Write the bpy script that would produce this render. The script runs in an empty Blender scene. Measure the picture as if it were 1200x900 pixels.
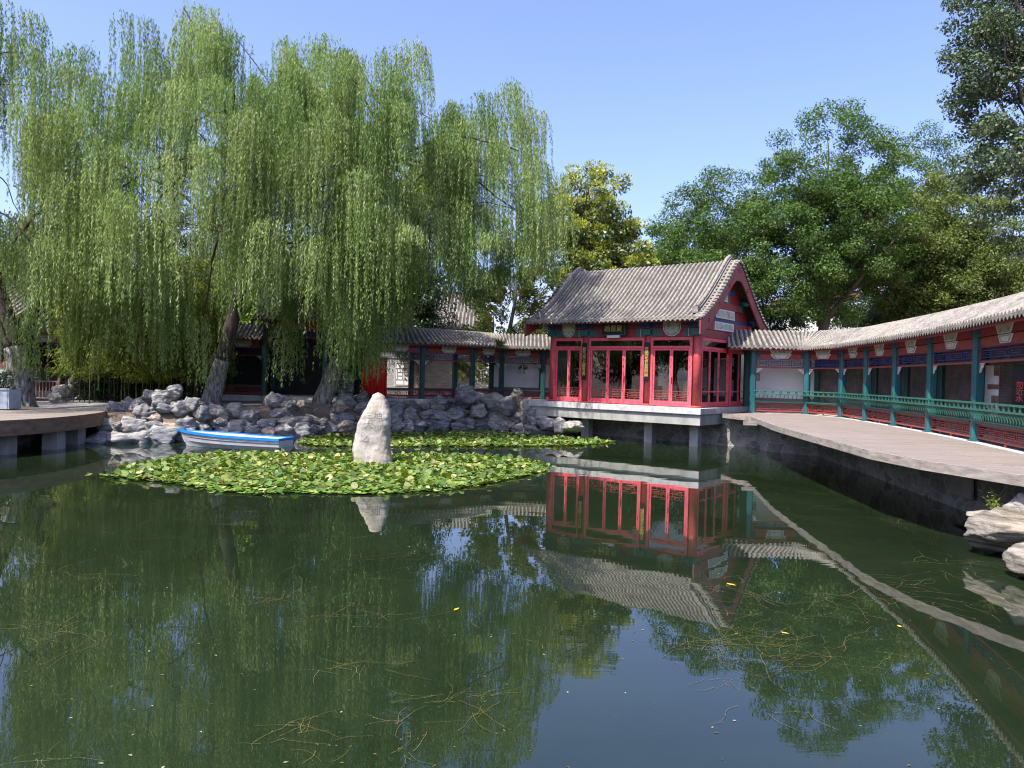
import bpy, bmesh, math, random
import numpy as np
from mathutils import Vector, Matrix, noise

random.seed(7)
RNG = np.random.default_rng(11)
sc = bpy.context.scene
COL = sc.collection
PI = math.pi
rad = math.radians
H_EYE = 3.2

# ------------------------------------------------------------------ camera
cam_d = bpy.data.cameras.new('camera')
cam = bpy.data.objects.new('camera', cam_d)
COL.objects.link(cam)
CR = (Matrix.Rotation(rad(90 - 0.6366), 3, 'X') @ Matrix.Rotation(rad(1.45), 3, 'Z'))
cam.matrix_world = Matrix.Translation((0, 0, H_EYE)) @ CR.to_4x4()
cam_d.sensor_width = 36
cam_d.lens = 27
cam_d.clip_start = 0.1
cam_d.clip_end = 3000
sc.camera = cam


def ray(px, py):
    return CR @ Vector(((px - 600) / 900, (450 - py) / 900, -1))


def gz(px, py, z=0.0):
    """ground point seen at a photo pixel on the level z"""
    d = ray(px, py)
    t = (z - H_EYE) / d.z
    return Vector((d.x * t, d.y * t, z))


def gY(px, py, Y):
    d = ray(px, py)
    t = Y / d.y
    return Vector((d.x * t, Y, H_EYE + d.z * t))


# ------------------------------------------------------------------ materials
def new_mat(name):
    m = bpy.data.materials.new(name)
    m.use_nodes = True
    nt = m.node_tree
    for n in list(nt.nodes):
        nt.nodes.remove(n)
    out = nt.nodes.new('ShaderNodeOutputMaterial')
    return m, nt, out


def N(nt, typ, **kw):
    n = nt.nodes.new(typ)
    for k, v in kw.items():
        if k in n.inputs:
            n.inputs[k].default_value = v
        else:
            setattr(n, k, v)
    return n


def c4(c):
    return (c[0], c[1], c[2], 1)


def ramp(nt, fac, stops):
    r = nt.nodes.new('ShaderNodeValToRGB')
    e = r.color_ramp.elements
    while len(e) > 1:
        e.remove(e[-1])
    e[0].position = stops[0][0]
    e[0].color = c4(stops[0][1])
    for p, c in stops[1:]:
        q = e.new(p)
        q.color = c4(c)
    nt.links.new(fac, r.inputs[0])
    return r.outputs[0]


def mat(name, stops, rough=.6, scale=4, detail=5, stretch=(1, 1, 1), bump=0, bscale=30, spec=.4, dist=.02, rnd=0, coat=0, bstretch=None, nrough=.6, blotch=None):
    """noise driven colour between stops plus a fine bump"""
    m, nt, out = new_mat(name)
    if isinstance(stops[0], (int, float)):
        a = stops
        stops = [(.3, tuple(x * .82 for x in a)), (.7, tuple(min(1, x * 1.14) for x in a))]
    tc = N(nt, 'ShaderNodeTexCoord')
    mp = N(nt, 'ShaderNodeMapping')
    mp.inputs['Scale'].default_value = stretch
    nt.links.new(tc.outputs['Object'], mp.inputs[0])
    nz = N(nt, 'ShaderNodeTexNoise', Scale=scale, Detail=detail, Roughness=nrough)
    nt.links.new(mp.outputs[0], nz.inputs['Vector'])
    col = ramp(nt, nz.outputs[0], stops)
    if blotch:
        n4 = N(nt, 'ShaderNodeTexNoise', Scale=blotch[0], Detail=7, Roughness=.7)
        nt.links.new(tc.outputs['Object'], n4.inputs['Vector'])
        bl = ramp(nt, n4.outputs[0], [(.36, (blotch[1],) * 3), (.5, (1, 1, 1)), (.68, (blotch[2],) * 3)])
        mb_ = N(nt, 'ShaderNodeMix', data_type='RGBA', blend_type='MULTIPLY')
        mb_.inputs['Factor'].default_value = 1
        nt.links.new(col, mb_.inputs['A'])
        nt.links.new(bl, mb_.inputs['B'])
        col = mb_.outputs['Result']
    b = N(nt, 'ShaderNodeBsdfPrincipled', Roughness=rough)
    b.inputs['Specular IOR Level'].default_value = spec
    b.inputs['Coat Weight'].default_value = coat
    if rnd:
        oi = N(nt, 'ShaderNodeObjectInfo')
        mr = N(nt, 'ShaderNodeMapRange')
        mr.inputs['To Min'].default_value = 1 - rnd
        mr.inputs['To Max'].default_value = 1 + rnd
        nt.links.new(oi.outputs['Random'], mr.inputs[0])
        mx = N(nt, 'ShaderNodeMix', data_type='RGBA', blend_type='MULTIPLY')
        mx.inputs['Factor'].default_value = 1
        nt.links.new(col, mx.inputs['A'])
        nt.links.new(mr.outputs[0], mx.inputs['B'])
        col = mx.outputs['Result']
    nt.links.new(col, b.inputs['Base Color'])
    if bump:
        n2 = N(nt, 'ShaderNodeTexNoise', Scale=bscale, Detail=6, Roughness=.65)
        if bstretch:
            m2 = N(nt, 'ShaderNodeMapping')
            m2.inputs['Scale'].default_value = bstretch
            nt.links.new(tc.outputs['Object'], m2.inputs[0])
            nt.links.new(m2.outputs[0], n2.inputs['Vector'])
        else:
            nt.links.new(tc.outputs['Object'], n2.inputs['Vector'])
        bp = N(nt, 'ShaderNodeBump', Strength=bump, Distance=dist)
        nt.links.new(n2.outputs[0], bp.inputs['Height'])
        nt.links.new(bp.outputs[0], b.inputs['Normal'])
    nt.links.new(b.outputs[0], out.inputs[0])
    return m


def leaf_mat(name, stops, trans=.35, gloss=.08, rough=.45):
    m, nt, out = new_mat(name)
    at = N(nt, 'ShaderNodeAttribute', attribute_name='tint')
    col = ramp(nt, at.outputs['Fac'], stops)
    d = N(nt, 'ShaderNodeBsdfDiffuse')
    t = N(nt, 'ShaderNodeBsdfTranslucent')
    g = N(nt, 'ShaderNodeBsdfGlossy', Roughness=rough)
    g.inputs['Color'].default_value = (1, 1, 1, 1)
    nt.links.new(col, d.inputs[0])
    hs = N(nt, 'ShaderNodeHueSaturation', Hue=.485, Saturation=1.1, Value=1.25)
    nt.links.new(col, hs.inputs['Color'])
    nt.links.new(hs.outputs[0], t.inputs[0])
    m1 = N(nt, 'ShaderNodeMixShader')
    m1.inputs[0].default_value = trans
    nt.links.new(d.outputs[0], m1.inputs[1])
    nt.links.new(t.outputs[0], m1.inputs[2])
    m2 = N(nt, 'ShaderNodeMixShader')
    m2.inputs[0].default_value = gloss
    nt.links.new(m1.outputs[0], m2.inputs[1])
    nt.links.new(g.outputs[0], m2.inputs[2])
    nt.links.new(m2.outputs[0], out.inputs[0])
    return m


def brick_mat(name, c1, c2, mortar, bw=.28, bh=.075, ms=.008, rough=.85, stain=.5, axis='XZ', bump=.4):
    m, nt, out = new_mat(name)
    tc = N(nt, 'ShaderNodeTexCoord')
    sp = N(nt, 'ShaderNodeSeparateXYZ')
    nt.links.new(tc.outputs['Object'], sp.inputs[0])
    cb = N(nt, 'ShaderNodeCombineXYZ')
    if axis == 'XY':
        nt.links.new(sp.outputs['X'], cb.inputs['X'])
        nt.links.new(sp.outputs['Y'], cb.inputs['Y'])
    else:
        ad = N(nt, 'ShaderNodeMath', operation='ADD')
        nt.links.new(sp.outputs['X'], ad.inputs[0])
        nt.links.new(sp.outputs['Y'], ad.inputs[1])
        nt.links.new(ad.outputs[0], cb.inputs['X'])
        nt.links.new(sp.outputs['Z'], cb.inputs['Y'])
    br = N(nt, 'ShaderNodeTexBrick')
    br.inputs['Color1'].default_value = c4(c1)
    br.inputs['Color2'].default_value = c4(c2)
    br.inputs['Mortar'].default_value = c4(mortar)
    br.inputs['Scale'].default_value = 1
    br.inputs['Mortar Size'].default_value = ms
    br.inputs['Brick Width'].default_value = bw
    br.inputs['Row Height'].default_value = bh
    nt.links.new(cb.outputs[0], br.inputs['Vector'])
    nz = N(nt, 'ShaderNodeTexNoise', Scale=1.7, Detail=7, Roughness=.65)
    nt.links.new(tc.outputs['Object'], nz.inputs['Vector'])
    st = ramp(nt, nz.outputs[0], [(.35, (1 - stain,) * 3), (.65, (1.0,) * 3)])
    mx = N(nt, 'ShaderNodeMix', data_type='RGBA', blend_type='MULTIPLY')
    mx.inputs['Factor'].default_value = 1
    nt.links.new(br.outputs[0], mx.inputs['A'])
    nt.links.new(st, mx.inputs['B'])
    b = N(nt, 'ShaderNodeBsdfPrincipled', Roughness=rough)
    nt.links.new(mx.outputs['Result'], b.inputs['Base Color'])
    bp = N(nt, 'ShaderNodeBump', Strength=bump, Distance=.01)
    bp.invert = True
    nt.links.new(br.outputs['Fac'], bp.inputs['Height'])
    nt.links.new(bp.outputs[0], b.inputs['Normal'])
    nt.links.new(b.outputs[0], out.inputs[0])
    return m


M = {}
M['tile'] = mat('roof_tile', [(.28, (.06, .057, .05)), (.41, (.17, .157, .13)), (.58, (.285, .262, .215)), (.78, (.40, .372, .31))], .85, scale=6.5, detail=9, bump=.5, bscale=25, nrough=.75, blotch=(.9, .62, 1.12))
M['tile_pan'] = mat('roof_tile_pan', [(.3, (.03, .028, .025)), (.7, (.075, .07, .062))], .9, scale=6, detail=8)  # pan tiles coloured darker to deepen the shade between ribs
M['ridge'] = mat('ridge_tile', [(.3, (.10, .10, .10)), (.55, (.20, .195, .18)), (.75, (.38, .36, .32))], .8, scale=7, detail=8, stretch=(1, 1, 1))
M['red_paint'] = mat('red_door_paint', [(.3, (.56, .075, .095)), (.5, (.68, .095, .125)), (.75, (.71, .13, .16))], .5, scale=5, spec=.35, blotch=(2.2, .82, 1.06))
M['red_col'] = mat('red_column_paint', [(.3, (.36, .05, .045)), (.7, (.46, .075, .065))], .55, scale=3, blotch=(1.8, .75, 1.1))
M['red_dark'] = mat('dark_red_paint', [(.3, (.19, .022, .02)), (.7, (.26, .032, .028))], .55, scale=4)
M['red_lattice'] = mat('red_lattice_paint', [(.3, (.23, .045, .038)), (.7, (.32, .068, .055))], .55, scale=5)
M['green_paint'] = mat('green_rail_paint', [(.3, (.022, .11, .078)), (.7, (.045, .165, .12))], .4, scale=4)
M['teal_col'] = mat('teal_column_paint', [(.3, (.014, .078, .088)), (.55, (.02, .105, .115)), (.75, (.04, .16, .14))], .4, scale=2.5, stretch=(1, 1, .3))
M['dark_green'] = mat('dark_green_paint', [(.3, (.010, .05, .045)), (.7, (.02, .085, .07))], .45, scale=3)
M['blue_dec'] = mat('blue_decor', [(.4, (.014, .026, .10)), (.6, (.035, .06, .19))], .5, scale=22, detail=3)
M['green_dec'] = mat('green_decor', [(.4, (.012, .07, .07)), (.6, (.035, .15, .13))], .5, scale=22, detail=3)
M['white_dec'] = mat('white_decor', (.60, .62, .58), .6, scale=8)
M['gold'] = mat('gold_paint', (.62, .44, .10), .4, scale=8)
M['picture'] = mat('painted_landscape', [(.30, (.07, .10, .09)), (.42, (.22, .25, .17)), (.52, (.46, .45, .35)), (.68, (.40, .41, .37)), (.8, (.14, .2, .23))], .6, scale=5, detail=8, nrough=.7)
M['black_lac'] = mat('black_lacquer', (.012, .012, .013), .3, scale=3)
M['stone'] = mat('pale_stone', [(.25, (.30, .30, .28)), (.5, (.46, .455, .43)), (.75, (.56, .55, .52))], .8, scale=3.5, detail=9, bump=.3, bscale=40)
M['concrete'] = mat('old_concrete', [(.25, (.17, .175, .16)), (.5, (.31, .31, .28)), (.8, (.42, .41, .38))], .85, scale=2.2, detail=9, bump=.4, bscale=30, stretch=(1, 1, .5))
M['white_wall'] = mat('white_plaster', [(.3, (.70, .70, .68)), (.7, (.80, .80, .78))], .8, scale=1.3)
M['grey_wain'] = mat('grey_wainscot', (.16, .16, .16), .8, scale=3)
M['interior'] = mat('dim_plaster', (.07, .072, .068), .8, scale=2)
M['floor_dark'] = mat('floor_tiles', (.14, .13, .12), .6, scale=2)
M['brick'] = brick_mat('grey_brick', (.20, .195, .185), (.26, .25, .235), (.34, .33, .31))
M['brick_pale'] = brick_mat('pale_grey_brick', (.33, .33, .315), (.42, .415, .395), (.5, .49, .47), bw=.5, bh=.16, ms=.012, stain=.3)
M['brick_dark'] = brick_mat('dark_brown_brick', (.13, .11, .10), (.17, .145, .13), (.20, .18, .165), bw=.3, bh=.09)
def rubble_mat(name):
    m, nt, out = new_mat(name)
    tc = N(nt, 'ShaderNodeTexCoord')
    mp = N(nt, 'ShaderNodeMapping')
    mp.inputs['Scale'].default_value = (1.1, 1.1, 1.9)
    nt.links.new(tc.outputs['Object'], mp.inputs[0])
    wn_ = N(nt, 'ShaderNodeTexNoise', Scale=1.5, Detail=3)
    nt.links.new(mp.outputs[0], wn_.inputs['Vector'])
    mxv = N(nt, 'ShaderNodeMix', data_type='RGBA', blend_type='LINEAR_LIGHT')
    mxv.inputs['Factor'].default_value = .12
    nt.links.new(mp.outputs[0], mxv.inputs['A'])
    nt.links.new(wn_.outputs['Color'], mxv.inputs['B'])
    v1 = N(nt, 'ShaderNodeTexVoronoi', feature='DISTANCE_TO_EDGE', Scale=1.25)
    v2 = N(nt, 'ShaderNodeTexVoronoi', Scale=1.25)
    for v in (v1, v2):
        nt.links.new(mxv.outputs['Result'], v.inputs['Vector'])
    sp = N(nt, 'ShaderNodeSeparateColor')
    nt.links.new(v2.outputs['Color'], sp.inputs[0])
    stone = ramp(nt, sp.outputs[0], [(0, (.18, .178, .165)), (.5, (.28, .274, .25)), (1, (.38, .37, .335))])
    fine = N(nt, 'ShaderNodeTexNoise', Scale=4, Detail=9, Roughness=.7)
    nt.links.new(tc.outputs['Object'], fine.inputs['Vector'])
    st = ramp(nt, fine.outputs[0], [(.3, (.55, .55, .53)), (.6, (1.05, 1.05, 1.02)), (.78, (1.6, 1.58, 1.5))])
    mu = N(nt, 'ShaderNodeMix', data_type='RGBA', blend_type='MULTIPLY')
    mu.inputs['Factor'].default_value = 1
    nt.links.new(stone, mu.inputs['A'])
    nt.links.new(st, mu.inputs['B'])
    edge = ramp(nt, v1.outputs[0], [(.015, (1, 1, 1)), (.035, (0, 0, 0))])
    mo = N(nt, 'ShaderNodeMix', data_type='RGBA')
    nt.links.new(edge, mo.inputs['Factor'])
    nt.links.new(mu.outputs['Result'], mo.inputs['A'])
    mo.inputs['B'].default_value = (.36, .35, .32, 1)
    b = N(nt, 'ShaderNodeBsdfPrincipled', Roughness=.85)
    nt.links.new(mo.outputs['Result'], b.inputs['Base Color'])
    bp = N(nt, 'ShaderNodeBump', Strength=.8, Distance=.05)
    nt.links.new(fine.outputs[0], bp.inputs['Height'])
    nt.links.new(bp.outputs[0], b.inputs['Normal'])
    nt.links.new(b.outputs[0], out.inputs[0])
    return m


M['wall_stone'] = rubble_mat('pond_rubble_wall')
M['paver'] = brick_mat('grey_paving', (.30, .285, .26), (.36, .345, .32), (.20, .19, .175), bw=.8, bh=.5, ms=.012, axis='XY', stain=.35)
M['earth'] = mat('earth', [(.3, (.10, .075, .05)), (.6, (.19, .15, .105)), (.8, (.27, .24, .18))], .95, scale=.9, detail=9, bump=.6, bscale=9, dist=.06)
M['bark'] = mat('willow_bark', [(.3, (.025, .02, .016)), (.55, (.06, .048, .038)), (.75, (.11, .09, .072))], .95, scale=7, detail=8, stretch=(1, 1, .16), bump=1, bscale=9, bstretch=(1, 1, .18), dist=.06)
M['bark_grey'] = mat('grey_bark', [(.3, (.05, .042, .034)), (.6, (.12, .10, .08)), (.8, (.2, .17, .14))], .95, scale=6, detail=8, stretch=(1, 1, .2), bump=.8, bscale=8, bstretch=(1, 1, .2), dist=.05)
M['lime'] = mat('limewashed_bark', [(.36, (.05, .043, .037)), (.48, (.17, .16, .145)), (.64, (.33, .32, .295))], .95, scale=11, detail=8, stretch=(1, 1, .2), bump=1, bscale=11, bstretch=(1, 1, .22), dist=.06)
M['deck'] = None
M['boat_white'] = mat('white_boat_paint', [(.25, (.30, .31, .31)), (.5, (.43, .44, .45)), (.75, (.50, .51, .52))], .45, scale=3)
M['boat_blue'] = mat('blue_boat_paint', [(.3, (.008, .15, .52)), (.7, (.015, .22, .65))], .5, scale=3)
M['boat_line'] = mat('dark_hull_line', (.10, .10, .11), .6)
M['weed'] = mat('pondweed_green', [(.3, (.06, .065, .014)), (.7, (.13, .125, .03))], .6, scale=1.4)
M['curtain'] = mat('red_cloth', [(.3, (.55, .012, .010)), (.7, (.75, .03, .02))], .7, scale=3)
M['metal'] = mat('grey_metal', (.25, .25, .25), .4, scale=5)
M['rust_rail'] = mat('brown_rail', (.22, .16, .13), .6, scale=5)
M['planter'] = mat('planter_board', (.33, .38, .43), .6, scale=4)
M['roof_far'] = mat('far_grey_roof', [(.3, (.10, .10, .10)), (.7, (.2, .195, .19))], .8, scale=3)
M['barge'] = mat('bargeboard_red', [(.3, (.20, .035, .035)), (.7, (.26, .05, .048))], .55, scale=3)
M['red_letter'] = mat('red_letter', (.65, .08, .05), .5)
M['grey_letter'] = mat('worn_grey_letter', (.16, .152, .135), .8)
M['shade_fill'] = mat('shade_fill_paint', (.03, .03, .03), .9)  # near-black colour standing in for unlit depth inside halls, walkways and windows


def deck_mat(name, a, b, line, width, direction):
    m, nt, out = new_mat(name)
    tc = N(nt, 'ShaderNodeTexCoord')
    mp = N(nt, 'ShaderNodeMapping')
    mp.inputs['Rotation'].default_value = (0, 0, direction)
    nt.links.new(tc.outputs['Object'], mp.inputs[0])
    br = N(nt, 'ShaderNodeTexBrick')
    br.inputs['Color1'].default_value = c4(a)
    br.inputs['Color2'].default_value = c4(b)
    br.inputs['Mortar'].default_value = c4(line)
    br.inputs['Scale'].default_value = 1
    br.inputs['Mortar Size'].default_value = .011
    br.inputs['Brick Width'].default_value = 3.1
    br.inputs['Row Height'].default_value = width
    nt.links.new(mp.outputs[0], br.inputs['Vector'])
    nz = N(nt, 'ShaderNodeTexNoise', Scale=1.5, Detail=8, Roughness=.7)
    m2 = N(nt, 'ShaderNodeMapping')
    m2.inputs['Scale'].default_value = (.6, 4, 1)
    nt.links.new(mp.outputs[0], m2.inputs[0])
    nt.links.new(m2.outputs[0], nz.inputs['Vector'])
    st = ramp(nt, nz.outputs[0], [(.3, (.72, .70, .68)), (.7, (1.08, 1.06, 1.05))])
    mx = N(nt, 'ShaderNodeMix', data_type='RGBA', blend_type='MULTIPLY')
    mx.inputs['Factor'].default_value = 1
    nt.links.new(br.outputs[0], mx.inputs['A'])
    nt.links.new(st, mx.inputs['B'])
    b_ = N(nt, 'ShaderNodeBsdfPrincipled', Roughness=.75)
    nt.links.new(mx.outputs['Result'], b_.inputs['Base Color'])
    bp = N(nt, 'ShaderNodeBump', Strength=.5, Distance=.01)
    bp.invert = True
    nt.links.new(br.outputs['Fac'], bp.inputs['Height'])
    nt.links.new(bp.outputs[0], b_.inputs['Normal'])
    nt.links.new(b_.outputs[0], out.inputs[0])
    return m


M['deck'] = deck_mat('weathered_planks', (.235, .198, .165), (.305, .258, .22), (.07, .058, .05), .16, rad(8))
M['fascia'] = mat('weathered_fascia', [(.3, (.17, .145, .12)), (.55, (.30, .265, .225)), (.75, (.38, .345, .30))], .85, scale=2.5, detail=9, stretch=(1, 1, 5))
M['fascia_brown'] = mat('brown_fascia', [(.3, (.10, .06, .04)), (.55, (.19, .115, .075)), (.75, (.24, .16, .115))], .8, scale=2.0, detail=8, stretch=(1, 1, 3))


def rock_mat(name, dark, mid, pale, streak=3.0, moss=False):
    m, nt, out = new_mat(name)
    tc = N(nt, 'ShaderNodeTexCoord')
    oi = N(nt, 'ShaderNodeObjectInfo')
    va = N(nt, 'ShaderNodeVectorMath', operation='ADD')
    cm = N(nt, 'ShaderNodeCombineXYZ')
    ml = N(nt, 'ShaderNodeMath', operation='MULTIPLY')
    ml.inputs[1].default_value = 37
    nt.links.new(oi.outputs['Random'], ml.inputs[0])
    nt.links.new(ml.outputs[0], cm.inputs['X'])
    nt.links.new(ml.outputs[0], cm.inputs['Z'])
    nt.links.new(tc.outputs['Object'], va.inputs[0])
    nt.links.new(cm.outputs[0], va.inputs[1])
    mp = N(nt, 'ShaderNodeMapping')
    mp.inputs['Scale'].default_value = (1, 1, streak)
    mp.inputs['Rotation'].default_value = (.25, .2, 0)
    nt.links.new(va.outputs[0], mp.inputs[0])
    nz = N(nt, 'ShaderNodeTexNoise', Scale=1.6, Detail=10, Roughness=.72)
    nt.links.new(mp.outputs[0], nz.inputs['Vector'])
    col = ramp(nt, nz.outputs[0], [(.30, dark), (.47, mid), (.60, pale), (.75, tuple(min(.7, x * 1.2) for x in pale))])
    n2 = N(nt, 'ShaderNodeTexNoise', Scale=.55, Detail=2)
    nt.links.new(va.outputs[0], n2.inputs['Vector'])
    big = ramp(nt, n2.outputs[0], [(.35, (.75, .78, .82)), (.65, (1.12, 1.08, 1.0))])
    mx = N(nt, 'ShaderNodeMix', data_type='RGBA', blend_type='MULTIPLY')
    mx.inputs['Factor'].default_value = 1
    nt.links.new(col, mx.inputs['A'])
    nt.links.new(big, mx.inputs['B'])
    b = N(nt, 'ShaderNodeBsdfPrincipled', Roughness=.85)
    b.inputs['Specular IOR Level'].default_value = .25
    nt.links.new(mx.outputs['Result'], b.inputs['Base Color'])
    n3 = N(nt, 'ShaderNodeTexNoise', Scale=5, Detail=10, Roughness=.7)
    nt.links.new(mp.outputs[0], n3.inputs['Vector'])
    bp = N(nt, 'ShaderNodeBump', Strength=.9, Distance=.06)
    nt.links.new(n3.outputs[0], bp.inputs['Height'])
    nt.links.new(bp.outputs[0], b.inputs['Normal'])
    nt.links.new(b.outputs[0], out.inputs[0])
    return m


M['rock_grey'] = rock_mat('grey_rock', (.07, .07, .07), (.235, .232, .225), (.43, .42, .395), 4.5)
M['rock_dark'] = rock_mat('slate_rock', (.04, .042, .045), (.14, .143, .145), (.30, .297, .285), 4.5)
M['rock_pale'] = rock_mat('pale_rock', (.10, .098, .09), (.28, .27, .245), (.43, .41, .37), 4.5)
M['rock_tan'] = rock_mat('tan_rock', (.16, .12, .08), (.38, .30, .22), (.54, .45, .35))
M['rock_cream'] = rock_mat('cream_rock', (.10, .09, .075), (.35, .318, .265), (.47, .435, .375), streak=.4)
M['rock_strata'] = rock_mat('layered_rock', (.055, .048, .036), (.22, .19, .145), (.37, .335, .275), streak=8)


def glass_mat(name, tint=(.9, .95, .95), refl=.0):
    m, nt, out = new_mat(name)
    tr = N(nt, 'ShaderNodeBsdfTransparent')
    tr.inputs[0].default_value = c4(tuple(.5 * x for x in tint))
    gl = N(nt, 'ShaderNodeBsdfGlossy', Roughness=.015)
    fr = N(nt, 'ShaderNodeFresnel', IOR=1.55)
    ad = N(nt, 'ShaderNodeMath', operation='ADD')
    ad.inputs[1].default_value = .06
    nt.links.new(fr.outputs[0], ad.inputs[0])
    mx = N(nt, 'ShaderNodeMixShader')
    nt.links.new(ad.outputs[0], mx.inputs[0])
    nt.links.new(tr.outputs[0], mx.inputs[1])
    nt.links.new(gl.outputs[0], mx.inputs[2])
    nt.links.new(mx.outputs[0], out.inputs[0])
    return m


M['glass'] = glass_mat('window_glass')


def water_mat():
    m, nt, out = new_mat('pond_water')
    tc = N(nt, 'ShaderNodeTexCoord')
    b = N(nt, 'ShaderNodeBsdfPrincipled', Roughness=.012)
    b.inputs['IOR'].default_value = 1.68
    b.inputs['Specular IOR Level'].default_value = .5
    nz = N(nt, 'ShaderNodeTexNoise', Scale=.35, Detail=6, Roughness=.6)
    nt.links.new(tc.outputs['Object'], nz.inputs['Vector'])
    col = ramp(nt, nz.outputs[0], [(.35, (.0085, .0155, .007)), (.65, (.0135, .0235, .010))])
    nt.links.new(col, b.inputs['Base Color'])
    mp = N(nt, 'ShaderNodeMapping')
    mp.inputs['Scale'].default_value = (.8, 2.2, 1)
    nt.links.new(tc.outputs['Object'], mp.inputs[0])
    w = N(nt, 'ShaderNodeTexNoise', Scale=.6, Detail=2, Roughness=.42)
    nt.links.new(mp.outputs[0], w.inputs['Vector'])
    # patches where a breath of wind roughens the surface
    pn = N(nt, 'ShaderNodeTexNoise', Scale=.16, Detail=2)
    nt.links.new(tc.outputs['Object'], pn.inputs['Vector'])
    pm = N(nt, 'ShaderNodeMapRange')
    pm.inputs['From Min'].default_value = .5
    pm.inputs['From Max'].default_value = .68
    pm.inputs['To Min'].default_value = .0
    pm.inputs['To Max'].default_value = 1
    nt.links.new(pn.outputs[0], pm.inputs[0])
    mp2 = N(nt, 'ShaderNodeMapping')
    mp2.inputs['Scale'].default_value = (1.2, 4.5, 1)
    nt.links.new(tc.outputs['Object'], mp2.inputs[0])
    w2 = N(nt, 'ShaderNodeTexNoise', Scale=1.8, Detail=2)
    nt.links.new(mp2.outputs[0], w2.inputs['Vector'])
    mu = N(nt, 'ShaderNodeMath', operation='MULTIPLY')
    nt.links.new(w2.outputs[0], mu.inputs[0])
    nt.links.new(pm.outputs[0], mu.inputs[1])
    ma = N(nt, 'ShaderNodeMath', operation='MULTIPLY_ADD')
    ma.inputs[1].default_value = .45
    nt.links.new(mu.outputs[0], ma.inputs[0])
    nt.links.new(w.outputs[0], ma.inputs[2])
    bp = N(nt, 'ShaderNodeBump', Strength=.042, Distance=.05)
    nt.links.new(ma.outputs[0], bp.inputs['Height'])
    nt.links.new(bp.outputs[0], b.inputs['Normal'])
    nt.links.new(b.outputs[0], out.inputs[0])
    return m


M['water'] = water_mat()


# ------------------------------------------------------------------ mesh builder
class MB:
    def __init__(s):
        s.v = []
        s.f = []
        s.mi = []
        s.m = 0
        s.sm = []
        s.smooth = False

    def add(s, vs, fs, smooth=None):
        o = len(s.v)
        s.v.extend([tuple(p) for p in vs])
        for f in fs:
            s.f.append([i + o for i in f])
            s.mi.append(s.m)
            s.sm.append(s.smooth if smooth is None else smooth)

    def hexa(s, p):
        """8 points: bottom 4 ccw then top 4"""
        s.add(p, [(3, 2, 1, 0), (4, 5, 6, 7), (0, 1, 5, 4), (1, 2, 6, 5), (2, 3, 7, 6), (3, 0, 4, 7)], False)

    def box(s, x0, x1, y0, y1, z0, z1):
        s.hexa([(x0, y0, z0), (x1, y0, z0), (x1, y1, z0), (x0, y1, z0), (x0, y0, z1), (x1, y0, z1), (x1, y1, z1), (x0, y1, z1)])

    def fbox(s, F, a0, a1, n0, n1, z0, z1):
        s.hexa([F(a0, n0, z0), F(a1, n0, z0), F(a1, n1, z0), F(a0, n1, z0), F(a0, n0, z1), F(a1, n0, z1), F(a1, n1, z1), F(a0, n1, z1)])

    def bar(s, p, q, w, h, up=(0, 0, 1)):
        p = Vector(p)
        q = Vector(q)
        d = (q - p).normalized()
        up = Vector(up)
        sd = d.cross(up)
        if sd.length < 1e-4:
            sd = d.cross(Vector((1, 0, 0)))
        sd.normalize()
        u = sd.cross(d)
        a, b = sd * w / 2, u * h / 2
        s.hexa([p - a - b, p + a - b, q + a - b, q - a - b, p - a + b, p + a + b, q + a + b, q - a + b])

    def tube(s, pts, rads, n=8, caps=True, smooth=True):
        pts = [Vector(p) for p in pts]
        if not hasattr(rads, '__len__'):
            rads = [rads] * len(pts)
        vs = []
        ref = Vector((0.37, 0.81, 0.13)).normalized()
        for i, p in enumerate(pts):
            d = (pts[min(i + 1, len(pts) - 1)] - pts[max(i - 1, 0)]).normalized()
            a = d.cross(ref)
            if a.length < 1e-3:
                a = d.cross(Vector((1, 0, 0)))
            a.normalize()
            b = d.cross(a)
            ref = b.cross(d) if False else ref
            for k in range(n):
                t = 2 * PI * k / n
                vs.append(p + (a * math.cos(t) + b * math.sin(t)) * rads[i])
        fs = []
        for i in range(len(pts) - 1):
            for k in range(n):
                k2 = (k + 1) % n
                fs.append((i * n + k, i * n + k2, (i + 1) * n + k2, (i + 1) * n + k))
        s.add(vs, fs, smooth)
        if caps:
            o = len(s.v) - len(vs)
            s.f.append([o + k for k in reversed(range(n))])
            s.f.append([o + (len(pts) - 1) * n + k for k in range(n)])
            s.mi += [s.m] * 2
            s.sm += [False] * 2

    def prism(s, poly, axis_pt, n):
        """extrude polygon (list of Vector) by vector n"""
        k = len(poly)
        n = Vector(n)
        vs = [Vector(p) for p in poly] + [Vector(p) + n for p in poly]
        fs = [tuple(reversed(range(k))), tuple(range(k, 2 * k))]
        for i in range(k):
            j = (i + 1) % k
            fs.append((i, j, k + j, k + i))
        s.add(vs, fs, False)

    def build(s, name, mats, parent=None, origin=None):
        me = bpy.data.meshes.new(name)
        if origin is not None:
            o = origin
            vs = [(p[0] - o[0], p[1] - o[1], p[2] - o[2]) for p in s.v]
        else:
            vs = s.v
        me.from_pydata(vs, [], s.f)
        if not isinstance(mats, (list, tuple)):
            mats = [mats]
        for m in mats:
            me.materials.append(m)
        me.polygons.foreach_set('material_index', s.mi)
        me.polygons.foreach_set('use_smooth', s.sm)
        bm = bmesh.new()
        bm.from_mesh(me)
        bmesh.ops.recalc_face_normals(bm, faces=bm.faces)
        bm.to_mesh(me)
        bm.free()
        me.update()
        ob = bpy.data.objects.new(name, me)
        COL.objects.link(ob)
        if parent is not None:
            ob.parent = parent
        return ob


def tag(o, label, cat, group=None):
    o['label'] = label
    o['category'] = cat
    if group:
        o['group'] = group
    return o


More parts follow.
